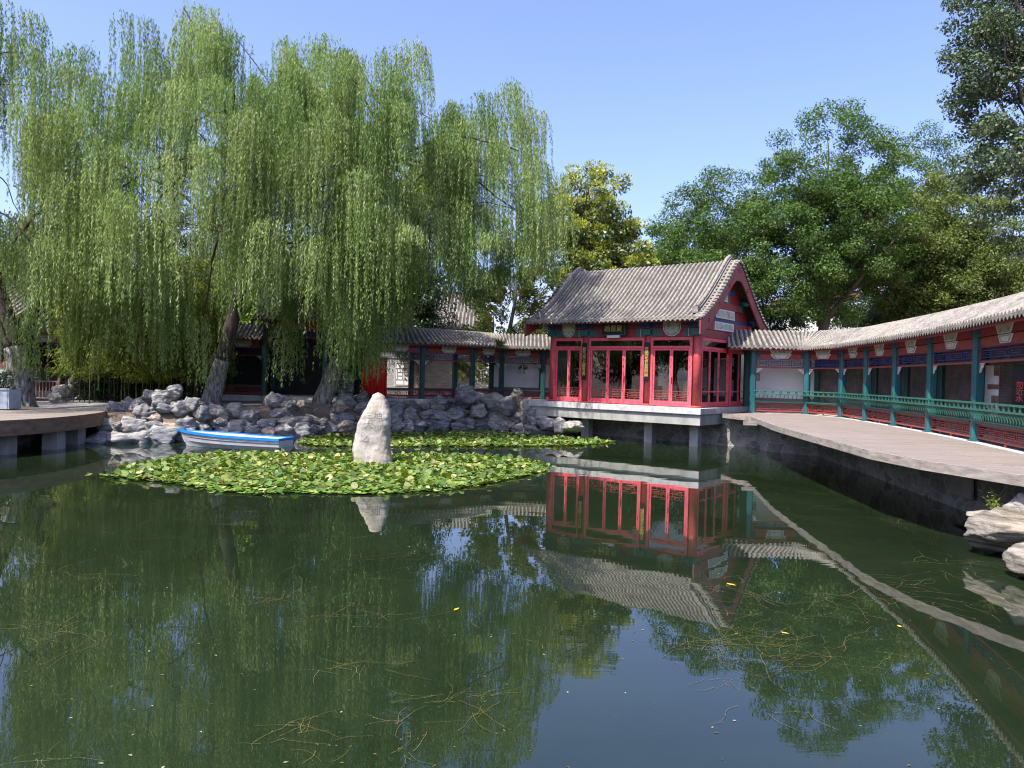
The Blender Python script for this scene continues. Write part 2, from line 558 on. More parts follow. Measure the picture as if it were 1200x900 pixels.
def struct(o, kind='structure'):
    o['kind'] = kind
    return o


def thing(name, label, cat, loc=(0, 0, 0), rotz=0, group=None):
    o = bpy.data.objects.new(name, None)
    COL.objects.link(o)
    o.location = loc
    o.rotation_euler = (0, 0, rotz)
    o.empty_display_size = .2
    return tag(o, label, cat, group)


def copy_tree(o, parent=None):
    c = o.copy()
    COL.objects.link(c)
    if parent is not None:
        c.parent = parent
    for ch in list(o.children):
        copy_tree(ch, c)
    return c


def text_mesh(name, body, size, m, parent, mtx, extrude=.004):
    cu = bpy.data.curves.new(name, 'FONT')
    cu.body = body
    cu.size = size
    cu.extrude = extrude
    cu.align_x = 'CENTER'
    cu.align_y = 'CENTER'
    cu.space_line = .95
    t = bpy.data.objects.new(name + '_tmp', cu)
    COL.objects.link(t)
    dg = bpy.context.evaluated_depsgraph_get()
    me = bpy.data.meshes.new_from_object(t.evaluated_get(dg))
    bpy.data.objects.remove(t)
    me.transform(mtx)
    me.materials.clear()
    me.materials.append(m)
    me.name = name
    ob = bpy.data.objects.new(name, me)
    COL.objects.link(ob)
    if parent is not None:
        ob.parent = parent
    return ob


# frame helper: a along, n outward, z up
def make_frame(o, e, n, z0=0):
    o, e, n = Vector(o), Vector(e), Vector(n)

    def F(a, nn, z):
        return Vector((o.x + e.x * a + n.x * nn, o.y + e.y * a + n.y * nn, z0 + z))
    return F


# ------------------------------------------------------------------ tiled roof swept along a line
def slope_profile(U, rise, k=1.32, top=.28, n=12):
    """points from ridge (u=0) down to the eave (u=U) with a concave curve and a rounded top"""
    pts = []
    for i in range(n + 1):
        u = U * i / n
        w = math.sqrt(u * u + top * top) - top
        wm = math.sqrt(U * U + top * top) - top
        z = rise * (1 - w / wm) ** k
        pts.append((u, z))
    return pts


def resample(pts, step):
    """even stations along a polyline -> list of (point, tangent)"""
    P = [Vector((p[0], p[1], 0)) for p in pts]
    seg = [(P[i + 1] - P[i]).length for i in range(len(P) - 1)]
    L = sum(seg)
    n = max(2, round(L / step))
    out = []
    for k in range(n + 1):
        s = L * k / n
        i = 0
        while i < len(seg) - 1 and s > seg[i]:
            s -= seg[i]
            i += 1
        out.append(P[i].lerp(P[i + 1], s / seg[i]))
    return out


def catmull(pts, sub=6):
    P = [Vector((p[0], p[1], 0)) for p in pts]
    Q = [P[0] * 2 - P[1]] + P + [P[-1] * 2 - P[-2]]
    out = []
    for i in range(1, len(Q) - 2):
        for k in range(sub):
            t = k / sub
            p0, p1, p2, p3 = Q[i - 1:i + 3]
            out.append(.5 * ((2 * p1) + (p2 - p0) * t + (2 * p0 - 5 * p1 + 4 * p2 - p3) * t * t + (3 * p1 - p0 - 3 * p2 + p3) * t ** 3))
    out.append(P[-1])
    return out


def tiled_roof(line, z_eave, U, rise, side, rib_step=.25, rib_r=.065, parent=None, origin=(0, 0, 0), k=1.32, seg=12, back=True, tile_len=.3, thick=.1, name='roof'):
    """line: ridge polyline (x, y). side: +1/-1 so that side*left-normal faces the front."""
    st = resample(line, rib_step)
    prof = slope_profile(U, rise, k, n=seg)
    mb = MB()
    tang = []
    for i in range(len(st)):
        d = (st[min(i + 1, len(st) - 1)] - st[max(i - 1, 0)]).normalized()
        tang.append(d)
    sides = (1, -1) if back else (1,)
    # fine profile for tiles
    fine = slope_profile(U, rise, k, n=max(12, int(U * 1.25 / tile_len)) * 2)
    for sd in sides:
        # pan surface + underside
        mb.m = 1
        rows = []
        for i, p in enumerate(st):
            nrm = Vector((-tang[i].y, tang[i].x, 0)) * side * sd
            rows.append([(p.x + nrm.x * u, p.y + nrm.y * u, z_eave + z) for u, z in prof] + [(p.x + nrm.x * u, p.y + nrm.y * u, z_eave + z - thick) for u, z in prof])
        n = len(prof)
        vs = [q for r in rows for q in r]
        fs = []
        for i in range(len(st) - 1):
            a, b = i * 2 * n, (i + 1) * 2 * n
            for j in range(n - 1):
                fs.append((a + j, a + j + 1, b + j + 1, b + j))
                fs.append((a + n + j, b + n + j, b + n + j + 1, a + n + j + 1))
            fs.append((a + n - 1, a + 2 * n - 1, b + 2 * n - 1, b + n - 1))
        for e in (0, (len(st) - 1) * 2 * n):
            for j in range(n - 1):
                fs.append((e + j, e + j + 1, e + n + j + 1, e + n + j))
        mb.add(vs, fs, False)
        # ribs
        mb.m = 0
        nf = len(fine)
        for i, p in enumerate(st):
            t = tang[i]
            nrm = Vector((-t.y, t.x, 0)) * side * sd
            off = random.uniform(-.012, .012)
            vs = []
            for j, (u, z) in enumerate(fine):
                r = rib_r * (1.0 if j % 2 else .84) * random.uniform(.95, 1.05)
                jt = off + random.uniform(-.006, .006)
                for q in range(5):
                    an = PI * q / 4
                    cx = math.cos(an) * r + jt
                    cz = math.sin(an) * r * 1.25
                    vs.append((p.x + nrm.x * u + t.x * cx, p.y + nrm.y * u + t.y * cx, z_eave + z + cz + .005))
            fs = []
            for j in range(nf - 1):
                for q in range(4):
                    fs.append((j * 5 + q, j * 5 + q + 1, (j + 1) * 5 + q + 1, (j + 1) * 5 + q))
            fs.append(tuple((nf - 1) * 5 + q for q in range(5)))
            mb.add(vs, fs, False)
            # round end tile
            u, z = prof[-1]
            c = Vector((p.x + nrm.x * (u + .012), p.y + nrm.y * (u + .012), z_eave + z + rib_r * .35))
            disc = [c + t * math.cos(2 * PI * q / 10) * rib_r * 1.12 + Vector((0, 0, 1)) * math.sin(2 * PI * q / 10) * rib_r * 1.12 for q in range(10)]
            mb.prism(disc, None, nrm * .03)
            # drip tile between ribs
            if i < len(st) - 1:
                p2 = st[i + 1]
                a = Vector((p.x + nrm.x * (u + .02), p.y + nrm.y * (u + .02), z_eave + z))
                b = Vector((p2.x + nrm.x * (u + .02), p2.y + nrm.y * (u + .02), z_eave + z))
                g = (b - a)
                tri = [a + g * .2 + Vector((0, 0, .0)), a + g * .8 + Vector((0, 0, .0)), a + g * .76 - Vector((0, 0, .07)), a + g * .5 - Vector((0, 0, .13)), a + g * .24 - Vector((0, 0, .07))]
                mb.prism(tri, None, nrm * .015)
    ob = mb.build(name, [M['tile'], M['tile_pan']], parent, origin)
    return ob, st, tang, prof


def eave_wood(st, tang, side, U, rise, z_eave, parent, origin, fh=.10, prof_k=1.32, step=.22, back=True, board=True, depth=1.1, name='eave'):
    """red fascia board, soffit and painted rafter ends beneath the tiles"""
    prof = slope_profile(U, rise, prof_k, n=12)

    def zu(u):
        for (a, za), (b, zb) in zip(prof, prof[1:]):
            if a <= u <= b:
                return za + (zb - za) * (u - a) / (b - a)
        return prof[-1][1]
    for sd in ((1, -1) if back else (1,)):
        mb = MB()
        for i in range(len(st) - 1):
            p, q = st[i], st[i + 1]
            n1 = Vector((-tang[i].y, tang[i].x, 0)) * side * sd
            n2 = Vector((-tang[i + 1].y, tang[i + 1].x, 0)) * side * sd
            up = Vector((0, 0, 1))
            ze = z_eave - .1
            # fascia
            mb.m = 0
            a, b = p + n1 * (U - .06), q + n2 * (U - .06)
            c, d = p + n1 * (U - .11), q + n2 * (U - .11)
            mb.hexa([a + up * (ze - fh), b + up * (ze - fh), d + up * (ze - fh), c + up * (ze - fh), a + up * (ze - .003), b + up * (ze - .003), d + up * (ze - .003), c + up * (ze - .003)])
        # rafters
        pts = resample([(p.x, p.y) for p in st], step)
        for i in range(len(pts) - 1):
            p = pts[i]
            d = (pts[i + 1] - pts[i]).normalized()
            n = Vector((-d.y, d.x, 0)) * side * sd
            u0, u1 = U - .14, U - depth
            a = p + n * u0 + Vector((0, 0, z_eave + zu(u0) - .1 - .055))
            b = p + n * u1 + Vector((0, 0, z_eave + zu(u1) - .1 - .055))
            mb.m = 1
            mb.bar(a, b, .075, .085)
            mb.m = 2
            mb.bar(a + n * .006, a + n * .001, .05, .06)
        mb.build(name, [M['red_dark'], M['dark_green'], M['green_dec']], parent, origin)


# ------------------------------------------------------------------ lattice
def lattice(mb, F, a0, a1, z0, z1, n0, th, bar, cells, rich=True):
    """stepped rectangular fretwork in the plane n = n0..n0+th"""
    def hb(x0, x1, z):
        mb.fbox(F, x0, x1, n0, n0 + th, z - bar / 2, z + bar / 2)

    def vb(x, y0, y1):
        mb.fbox(F, x - bar / 2, x + bar / 2, n0 + .002, n0 + th - .002, y0, y1)
    h = z1 - z0
    w = (a1 - a0) / cells
    hb(a0, a1, z0)
    hb(a0, a1, z1)
    for c in range(cells + 1):
        vb(a0 + c * w, z0, z1)
    for c in range(cells):
        x = a0 + c * w
        hb(x, x + w, z0 + h * .24)
        hb(x, x + w, z0 + h * .76)
        vb(x + w * .2, z0 + h * .24, z0 + h * .76)
        vb(x + w * .8, z0 + h * .24, z0 + h * .76)
        hb(x + w * .2, x + w * .8, z0 + h * .42)
        hb(x + w * .2, x + w * .8, z0 + h * .58)
        if rich:
            for q in (.33, .67):
                vb(x + w * q, z0, z0 + h * .24)
                vb(x + w * q, z0 + h * .76, z1)
            hb(x, x + w * .2, z0 + h * .5)
            hb(x + w * .8, x + w, z0 + h * .5)


def plate(mb, F, poly, n0, th):
    """flat polygon [(a, z)] standing in a frame, th thick outward"""
    k = len(poly)
    vs = [F(a, n0, z) for a, z in poly] + [F(a, n0 + th, z) for a, z in poly]
    fs = [tuple(reversed(range(k))), tuple(range(k, 2 * k))] + [(i, (i + 1) % k, k + (i + 1) % k, k + i) for i in range(k)]
    mb.add(vs, fs, False)

# ------------------------------------------------------------------ world, sun
w = bpy.data.worlds.new('World')
sc.world = w
w.use_nodes = True
wn = w.node_tree
bg = wn.nodes['Background']
sky = wn.nodes.new('ShaderNodeTexSky')
sky.sky_type = 'NISHITA'
sky.sun_disc = False
SUN_EL, SUN_AZ = 57.0, 46.0      # azimuth measured from -Y towards -X
to_sun = Vector((-math.cos(rad(SUN_EL)) * math.sin(rad(SUN_AZ)), -math.cos(rad(SUN_EL)) * math.cos(rad(SUN_AZ)), math.sin(rad(SUN_EL))))
sky.sun_elevation = rad(SUN_EL)
sky.sun_rotation = math.atan2(to_sun.x, to_sun.y)
sky.air_density = 1.0
sky.dust_density = 2.0
sky.ozone_density = 8
sky.altitude = 0
wb = wn.nodes.new('ShaderNodeMix')        # one even white balance for the whole sky
wb.data_type = 'RGBA'
wb.blend_type = 'MULTIPLY'
wb.inputs['Factor'].default_value = 1
wb.inputs['B'].default_value = (1.15, .935, 1.0, 1)
wn.links.new(sky.outputs[0], wb.inputs['A'])
wn.links.new(wb.outputs['Result'], bg.inputs[0])
bg.inputs[1].default_value = .15
sl = bpy.data.lights.new('sun', 'SUN')
sl.energy = 3.9
sl.angle = rad(.55)
sl.color = (1, .955, .88)
so = bpy.data.objects.new('sun', sl)
COL.objects.link(so)
so.rotation_euler = to_sun.to_track_quat('Z', 'Y').to_euler()
so.location = (0, 0, 40)
vs_ = sc.view_settings
vs_.view_transform = 'Standard'
vs_.look = 'None'
vs_.exposure = 1.2
vs_.gamma = 1
vs_.use_curve_mapping = False
sc.cycles.max_bounces = 7
sc.cycles.diffuse_bounces = 3
sc.cycles.glossy_bounces = 3
sc.cycles.transmission_bounces = 4
sc.cycles.transparent_max_bounces = 8
sc.cycles.caustics_reflective = False
sc.cycles.caustics_refractive = False
sc.cycles.use_denoising = True
sc.cycles.filter_width = 1.15
sc.cycles.sample_clamp_indirect = 4

# ------------------------------------------------------------------ pond, ground
mb = MB()
mb.add([(-90, -6, 0), (40, -6, 0), (40, 50, 0), (-90, 50, 0)], [(0, 1, 2, 3)])
struct(mb.build('pond_water', M['water']))

SHORE = [(7, 3.0), (10.3, 9), (11.0, 13.5), (12.05, 19.6), (13.0, 27), (13.85, 33.8), (13.2, 37.0), (12.3, 39.0), (10, 40.8), (7.4, 42.3), (4.9, 43.6), (3.2, 42.9),
         (1.5, 42.4), (0.2, 44.2), (-.6, 45.0), (-2.5, 45.2), (-4.4, 44.2), (-6.1, 42.8), (-8.1, 40.9), (-9.9, 39.0), (-10.6, 37.4), (-12.5, 35.6), (-14.1, 33.0), (-15.4, 32.3), (-16.7, 31.9),
         (-18.5, 33), (-21, 31), (-24, 27), (-26, 18), (-24, 8), (-16, 3.0), (-6, 1.5)]


def ground_z(x, y):
    t = min(1, max(0, (x + 18) / 8))
    return 1.12 + .36 * t


c0 = Vector((-3, 22))
rings = [(0, -.8), (.12, .25), (1.3, None), (5, None), (40, None), (900, None)]
vs, fs = [], []
ns = len(SHORE)
for d, z in rings:
    for x, y in SHORE:
        v = Vector((x, y)) - c0
        p = c0 + v.normalized() * (v.length + d)
        zz = z if z is not None else ground_z(p.x, p.y)
        vs.append((p.x, p.y, zz))
for r in range(len(rings) - 1):
    for i in range(ns):
        j = (i + 1) % ns
        fs.append((r * ns + i, r * ns + j, (r + 1) * ns + j, (r + 1) * ns + i))
mb = MB()
mb.add(vs, fs)
struct(mb.build('ground', M['earth']))

# paved path in front of the halls
pv = [(-33, 33), (-19.5, 33.6), (-16.8, 35.6), (-13.4, 38.4), (-11.2, 40.7), (-8.4, 43.4), (-7, 47), (-33, 47)]
mb = MB()
mb.add([(x, y, ground_z(x, y) + .012) for x, y in pv], [tuple(range(len(pv)))])
struct(mb.build('path', M['paver']))

# ------------------------------------------------------------------ pavilion
PV_O = gY(821, 479, 35.8)
PV_O.z = 1.87
TH = rad(38)
E_F = Vector((math.cos(TH), -math.sin(TH), 0))
E_D = Vector((math.sin(TH), math.cos(TH), 0))


def PV(x, y, z):
    return PV_O + E_F * x + E_D * y + Vector((0, 0, z))


ter = thing('stone_terrace', 'grey stone terrace slab on square pillars carrying the red pavilion over the water', 'terrace', PV_O, -TH)
mb = MB()
mb.box(-10.0, 0, 0, 9.2, -.28, 0)
mb.build('slab', M['stone'], ter)
mb = MB()
mb.box(-9.92, -.06, .12, 9.0, -.80, -.284)
mb.build('edge_beam', M['concrete'], ter)
for x in (-9.2, -6.95, -3.2, -.75):
    mb = MB()
    mb.box(x - .22, x + .22, .95, 1.4, -2.6, -.803)
    mb.build('pillar', M['concrete'], ter)

pav = thing('pavilion', 'red glazed waterside pavilion with curved grey tiled roof and painted gable', 'pavilion', PV_O, -TH)
FX = [-9.0, -6.85, -3.18, -.6]
YF, YB, YM = .8, 7.2, 4.5
ZT = 3.4
front = make_frame((0, YF, 0), (1, 0, 0), (0, -1, 0))
side_r = make_frame((-.6, 0, 0), (0, 1, 0), (1, 0, 0))
side_l = make_frame((-9.0, 0, 0), (0, 1, 0), (-1, 0, 0))
for x in FX:
    for y in (YF, YB):
        mb = MB()
        mb.tube([(x, y, 0), (x, y, .1)], [.27, .25], 16)
        mb.tube([(x, y, .1), (x, y, 4.3)], [.195, .185], 16)
        mb.build('column', M['red_col'], pav)
for x in (-.6, -9.0):
    mb = MB()
    mb.tube([(x, YM, 0), (x, YM, 4.3)], .11, 12)
    mb.build('column', M['red_col'], pav)


def glazed_leaf(F, a0, a1, n0, z0, z1, handle=None, lat=True):
    fw = .085
    mb = MB()
    mb.fbox(F, a0, a0 + fw, n0, n0 + .06, z0, z1)
    mb.fbox(F, a1 - fw, a1, n0, n0 + .06, z0, z1)
    mb.fbox(F, a0 + fw, a1 - fw, n0 + .002, n0 + .058, z0, z0 + .14)
    mb.fbox(F, a0 + fw, a1 - fw, n0 + .002, n0 + .058, z1 - .1, z1)
    if not lat:
        mb.fbox(F, a0 + fw, a1 - fw, n0 + .006, n0 + .05, z0 + .62, z0 + .68)
    d = mb.build('door', M['red_paint'], pav)
    mb = MB()
    mb.fbox(F, a0 + fw - .01, a1 - fw + .01, n0 + .022, n0 + .03, z0 + .13, z1 - .09)
    mb.build('pane', M['glass'], d)
    mb = MB()
    w_ = (a1 - a0 - 2 * fw)
    if lat:
        lattice(mb, F, a0 + fw, a1 - fw, z0 + .15, z0 + .62, n0 + .032, .018, .022, 1, True)
        mb.fbox(F, a0 + fw, a1 - fw, n0 + .032, n0 + .05, z0 + .61, z0 + .645)
    if lat:
        mb.build('lattice', M['red_lattice'], d)
        mb = MB()
    lattice(mb, F, a0 + fw, a1 - fw, z1 - .42, z1 - .1, n0 + .004, .014, .014, 2, False)
    mb.build('lattice', M['red_lattice'], d)
    if handle:
        mb = MB()
        mb.fbox(F, handle - .014, handle + .014, n0 + .06, n0 + .095, z0 + 1.0, z0 + 1.32)
        mb.build('handle', M['black_lac'], d)
    mb = MB()
    for zz in (z0 + .5, z0 + 1.75, z0 + 2.1):
        mb.fbox(F, a1 - .018, a1 - .001, n0 + .06, n0 + .08, zz, zz + .14)
    mb.build('hinge', M['black_lac'], d)


def glazed_bay(F, a0, a1, leaves, n0=.05, lat=True, top=ZT):
    fw = .11
    mb = MB()
    mb.fbox(F, a0, a0 + fw, n0 - .04, n0 + .09, .03, top)
    mb.fbox(F, a1 - fw, a1, n0 - .04, n0 + .09, .03, top)
    mb.fbox(F, a0 + fw, a1 - fw, n0 - .038, n0 + .088, top - .15, top)
    mb.fbox(F, a0 + fw, a1 - fw, n0 - .038, n0 + .088, 2.86, 2.97)
    mb.fbox(F, a0 + fw, a1 - fw, n0 - .038, n0 + .1, .03, .12)
    fr = mb.build('door_frame', M['red_paint'], pav)
    mb = MB()
    mb.fbox(F, a0 + fw - .01, a1 - fw + .01, n0 + .02, n0 + .03, 2.965, top - .145)
    tr = mb.build('transom_window', M['glass'], pav)
    mb = MB()
    lattice(mb, F, a0 + fw, a1 - fw, 2.985, top - .165, n0 - .012, .016, .016, max(2, int((a1 - a0) / .8)), True)
    mb.build('lattice', M['red_lattice'], tr)
    xs = [a0 + fw + .01] + [a0 + fw + (a1 - a0 - 2 * fw) * q for q in leaves] + [a1 - fw - .01]
    for i in range(len(xs) - 1):
        glazed_leaf(F, xs[i] + .004, xs[i + 1] - .004, n0 - .01, .125, 2.855, handle=(xs[i] + .05 if i == len(xs) - 2 else None), lat=lat)


glazed_bay(front, FX[0] + .14, FX[1] - .17, [.52])
glazed_bay(front, FX[1] + .2, FX[2] - .2, [.345, .655])
glazed_bay(front, FX[2] + .17, FX[3] - .2, [.5])
glazed_bay(side_r, YF + .22, YM - .12, [.30, .64], lat=False)
glazed_bay(side_r, YM + .12, YB - .22, [.5], lat=False)
glazed_bay(side_l, YF + .22, YM - .12, [.5], lat=False)
# beams
mb = MB()
for i in range(3):
    a, b = FX[i], FX[i + 1]
    mb.m = 0
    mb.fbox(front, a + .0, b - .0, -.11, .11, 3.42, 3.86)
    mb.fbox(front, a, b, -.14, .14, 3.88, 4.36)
    for x0, x1 in ((a + .19, a + .42), (b - .42, b - .19)):
        mb.m = 2
        mb.fbox(front, x0, x1, .11, .118, 3.45, 3.83)
        mb.m = 3
        mb.fbox(front, x0 - .03, x0 - .012, .11, .12, 3.44, 3.84)
        mb.m = 1
        mb.fbox(front, x0 - .06, x1 + .06, .14, .148, 3.92, 4.3)
    for x0, x1 in ((a + .48, a + .72), (b - .72, b - .48)):
        mb.m = 2
        mb.fbox(front, x0, x1, .11, .117, 3.47, 3.8)
        mb.m = 1
        mb.fbox(front, x0 + .02, x1 + .05, .14, .147, 3.95, 4.25)
    mb.m = 0
for sf in (side_r, side_l):
    mb.fbox(sf, YF, YB, -.1, .1, 3.42, 3.8)
    mb.fbox(sf, YF, YB, -.12, .12, 3.82, 4.3)
mb.fbox(front, FX[0], FX[3], -6.51, -6.29, 3.42, 4.305)
mb.build('painted_beam', [M['red_dark'], M['blue_dec'], M['green_dec'], M['white_dec']], pav)
# column heads
for x in FX:
    mb = MB()
    mb.m = 0
    mb.box(x - .16, x + .16, YF - .34, YF + .2, 3.86, 4.22)
    mb.m = 1
    mb.box(x - .2, x + .2, YF - .30, YF + .2, 3.5, 3.8)
    mb.build('beam_head', [M['blue_dec'], M['green_dec']], pav)


def shield(F, cx, w, z0, z1, n0, parent):
    def poly(s):
        zc = z1 - (z1 - z0) * .42
        r = w / 2 * s
        pts = [(cx - r, z1 - .001), (cx - r, zc)]
        for k in range(1, 12):
            t = PI + PI * k / 12
            pts.append((cx + r * math.cos(t), zc + (zc - z0) * s * math.sin(t)))
        pts += [(cx + r, zc), (cx + r, z1 - .001)]
        return pts
    mb = MB()
    plate(mb, F, poly(1), n0, .012)
    p = mb.build('beam_painting', M['white_dec'], parent)
    mb = MB()
    plate(mb, F, poly(.93), n0 + .012, .003)
    mb.build('border_line', M['green_dec'], p)
    mb = MB()
    plate(mb, F, poly(.86), n0 + .015, .003)
    mb.build('picture', M['picture'], p)


shield(front, (FX[0] + FX[1]) / 2, .82, 3.44, 4.22, .149, pav)
shield(front, (FX[2] + FX[3]) / 2, .95, 3.44, 4.22, .149, pav)

# roof
ZE, UR, RISE = 4.22, 4.45, 3.2
YR = 4.1
XL, XR = -9.95, -.12
roof, st, tg, prof = tiled_roof([(XL, YR), (XR, YR)], ZE, UR, RISE, -1, rib_step=.245, rib_r=.072, parent=pav, k=1.3, seg=14)
eave_wood(st, tg, -1, UR, RISE, ZE, pav, None, .045, 1.3, step=.22, depth=1.35)
# ceiling
mb = MB()
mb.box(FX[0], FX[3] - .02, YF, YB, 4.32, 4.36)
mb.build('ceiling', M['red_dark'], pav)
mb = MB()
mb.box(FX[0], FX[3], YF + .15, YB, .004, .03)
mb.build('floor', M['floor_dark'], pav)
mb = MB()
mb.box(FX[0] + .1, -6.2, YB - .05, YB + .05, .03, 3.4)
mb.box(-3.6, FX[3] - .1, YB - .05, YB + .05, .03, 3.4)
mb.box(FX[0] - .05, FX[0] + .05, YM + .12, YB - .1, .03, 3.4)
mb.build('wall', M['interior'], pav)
mb = MB()
mb.box(-6.1, -5.98, YB - .04, YB + .06, .03, 3.4)
mb.box(-4.96, -4.84, YB - .04, YB + .06, .03, 3.4)
mb.box(-3.74, -3.62, YB - .04, YB + .06, .03, 3.4)
mb.build('rear_door_frame', M['red_paint'], pav)
for (x, y, a) in ((-5.4, 3.2, .3), (-3.9, 3.0, -.5), (-1.9, 3.4, .2)):
    pt = PV(x, y, .03)
    ch = thing('chair', {-5.4: 'pale chair behind the middle glass doors of the pavilion, the one nearer the plaque', -3.9: 'pale chair behind the right leaf of the pavilion middle doors', -1.9: 'pale chair behind the glass doors beside the pavilion corner column'}[x], 'chair', pt, a - TH, 'chairs inside the pavilion')
    mb = MB()
    mb.box(-.24, .24, -.24, .24, .42, .47)
    mb.build('seat', M['white_wall'], ch)
    mb = MB()
    mb.box(-.24, .24, .2, .25, .471, .95)
    mb.build('backrest', M['white_wall'], ch)
    for lx in (-.2, .2):
        for ly in (-.2, .2):
            mb = MB()
            mb.box(lx - .02, lx + .02, ly - .02, ly + .02, 0, .419)
            mb.build('leg', M['metal'], ch)


def zprof(u):
    p = slope_profile(UR, RISE, 1.3, n=14)
    u = abs(u)
    for (a, za), (b, zb) in zip(p, p[1:]):
        if a <= u <= b:
            return ZE + za + (zb - za) * (u - a) / (b - a)
    return ZE + p[-1][1]


us = [UR * k / 26 for k in range(-26, 27)]
for xe, sgn in ((XR, 1), (XL, -1)):
    # bargeboard
    mb = MB()
    x0, x1 = (xe + sgn * .10, xe + sgn * .17)
    if x0 > x1:
        x0, x1 = x1, x0
    for a, b in zip(us, us[1:]):
        def lo(u):
            t = 1 - abs(u) / UR
            return zprof(u) - .13 - (.62 + .25 * max(0, 1 - abs(u) / 1.2) ** 2)
        hi = lambda u: zprof(u) - .10
        mb.m = 0
        mb.hexa([(x0, YR + a, lo(a)), (x1, YR + a, lo(a)), (x1, YR + b, lo(b)), (x0, YR + b, lo(b)), (x0, YR + a, hi(a)), (x1, YR + a, hi(a)), (x1, YR + b, hi(b)), (x0, YR + b, hi(b))])
    mb.m = 1
    xf = x1 if sgn > 0 else x0
    for uc in (-3.55, -2.35, -1.2, .0, 1.2, 2.35, 3.55):
        zc = zprof(uc) - .13 - .36
        for k in range(7):
            t = 2 * PI * k / 6
            r = .1 if k < 6 else 0
            c = Vector((xf, YR + uc + r * math.cos(t), zc + r * math.sin(t)))
            mb.tube([c, c + Vector((sgn * .025, 0, 0))], .026, 6)
    mb.build('bargeboard', [M['barge'], M['red_dark']], pav)
    # edge tiles across the rake
    mb = MB()
    s_ = 0
    uu = -UR + .1
    while uu < UR - .05:
        z = zprof(uu)
        c = Vector((xe - sgn * .18, YR + uu, z + .05))
        d = Vector((xe + sgn * .23, YR + uu, z + .02))
        mb.m = 0
        mb.tube([c, d], .062, 8)
        mb.tube([d, d + Vector((sgn * .025, 0, 0))], .075, 8)
        uu += .21
    mb.m = 1
    for a, b in zip(us, us[1:]):
        mb.hexa([(xe - .2, YR + a, zprof(a) - .06), (xe + .2, YR + a, zprof(a) - .06), (xe + .2, YR + b, zprof(b) - .06), (xe - .2, YR + b, zprof(b) - .06),
                 (xe - .2, YR + a, zprof(a) + .005), (xe + .2, YR + a, zprof(a) + .005), (xe + .2, YR + b, zprof(b) + .005), (xe - .2, YR + b, zprof(b) + .005)])
    mb.build('edge_tiles', [M['tile'], M['tile_pan']], pav)
    # sloping ridge
    mb = MB()
    xr = xe - sgn * .36
    lim = UR - .62
    pts = [u for u in us if abs(u) <= lim]
    for a, b in zip(pts, pts[1:]):
        for (hw, z0_, z1_) in ((.10, .0, .17), (.13, .172, .215), (.085, .218, .27)):
            mb.hexa([(xr - hw, YR + a, zprof(a) + z0_), (xr + hw, YR + a, zprof(a) + z0_), (xr + hw, YR + b, zprof(b) + z0_), (xr - hw, YR + b, zprof(b) + z0_),
                     (xr - hw, YR + a, zprof(a) + z1_), (xr + hw, YR + a, zprof(a) + z1_), (xr + hw, YR + b, zprof(b) + z1_), (xr - hw, YR + b, zprof(b) + z1_)])
    mb.m = 1
    mb.tube([(xr, YR + u, zprof(u) + .29) for u in pts], .085, 8)
    mb.m = 0
    for e in (-lim, lim):
        mb.box(xr - .15, xr + .15, YR + e - .16, YR + e + .16, zprof(e) + .01, zprof(e) + .33)
    mb.build('sloping_ridge', [M['ridge'], M['tile']], pav)
    # gable wall behind
    mb = MB()
    xw0, xw1 = (-.70, -.62) if sgn > 0 else (-9.0, -8.92)
    poly = [Vector((xw0, YR + u, zprof(u) - .14)) for u in us if abs(u) < 3.3]
    poly = [Vector((xw0, YR - 3.3, 4.31))] + poly + [Vector((xw0, YR + 3.3, 4.31))]
    mb.m = 0
    mb.prism(poly, None, (xw1 - xw0, 0, 0))
    sf = make_frame((xw1 if sgn > 0 else xw0, 0, 0), (0, 1, 0), (sgn, 0, 0))
    for (y0, y1, z0_, z1_, mi, th) in ((YF + .1, YB - .1, 4.32, 4.46, 1, .05), (2.1, 6.1, 4.95, 5.3, 0, .1), (2.1, 2.55, 4.95, 5.3, 1, .12), (5.65, 6.1, 4.95, 5.3, 2, .12),
                                       (3.2, 5.0, 5.75, 6.0, 1, .1), (3.9, 4.3, 6.0, 6.7, 2, .1), (3.9, 4.3, 5.3, 5.75, 2, .1)):
        mb.m = mi
        mb.fbox(sf, y0, y1, .0, th, z0_, z1_)
    for (y, z, mi) in ((2.2, 5.42, 2), (6.0, 5.42, 2), (YF, 4.52, 1), (YB, 4.52, 1), (4.1, 6.88, 2)):
        mb.m = mi
        mb.tube([sf(y, -.02, z), sf(y, .5, z)], .14, 12)
        mb.m = 3
        mb.tube([sf(y, .5, z), sf(y, .51, z)], .10, 12)
    g = mb.build('gable', [M['red_dark'], M['blue_dec'], M['green_dec'], M['white_dec']], pav)
    if sgn > 0:
        for (y0, y1, z0_, z1_) in ((2.6, 5.0, 4.47, 4.93), (2.75, 4.0, 5.34, 5.72), (2.4, 4.9, 3.86, 4.27)):
            mb = MB()
            ff = sf if z0_ > 4.3 else side_r
            plate(mb, ff, [(y0, z0_), (y1, z0_), (y1 - .06, z1_), (y0 + .06, z1_)], .121, .012)
            p = mb.build('beam_painting', M['white_dec'], pav)
            mb = MB()
            plate(mb, ff, [(y0 + .09, z0_ + .06), (y1 - .09, z0_ + .06), (y1 - .14, z1_ - .06), (y0 + .14, z1_ - .06)], .1335, .003)
            mb.build('picture', M['picture'], p)

# name plaque and couplets
def rot_pv(tilt=0):
    return (Matrix.Rotation(PI / 2 + tilt, 4, 'X'))


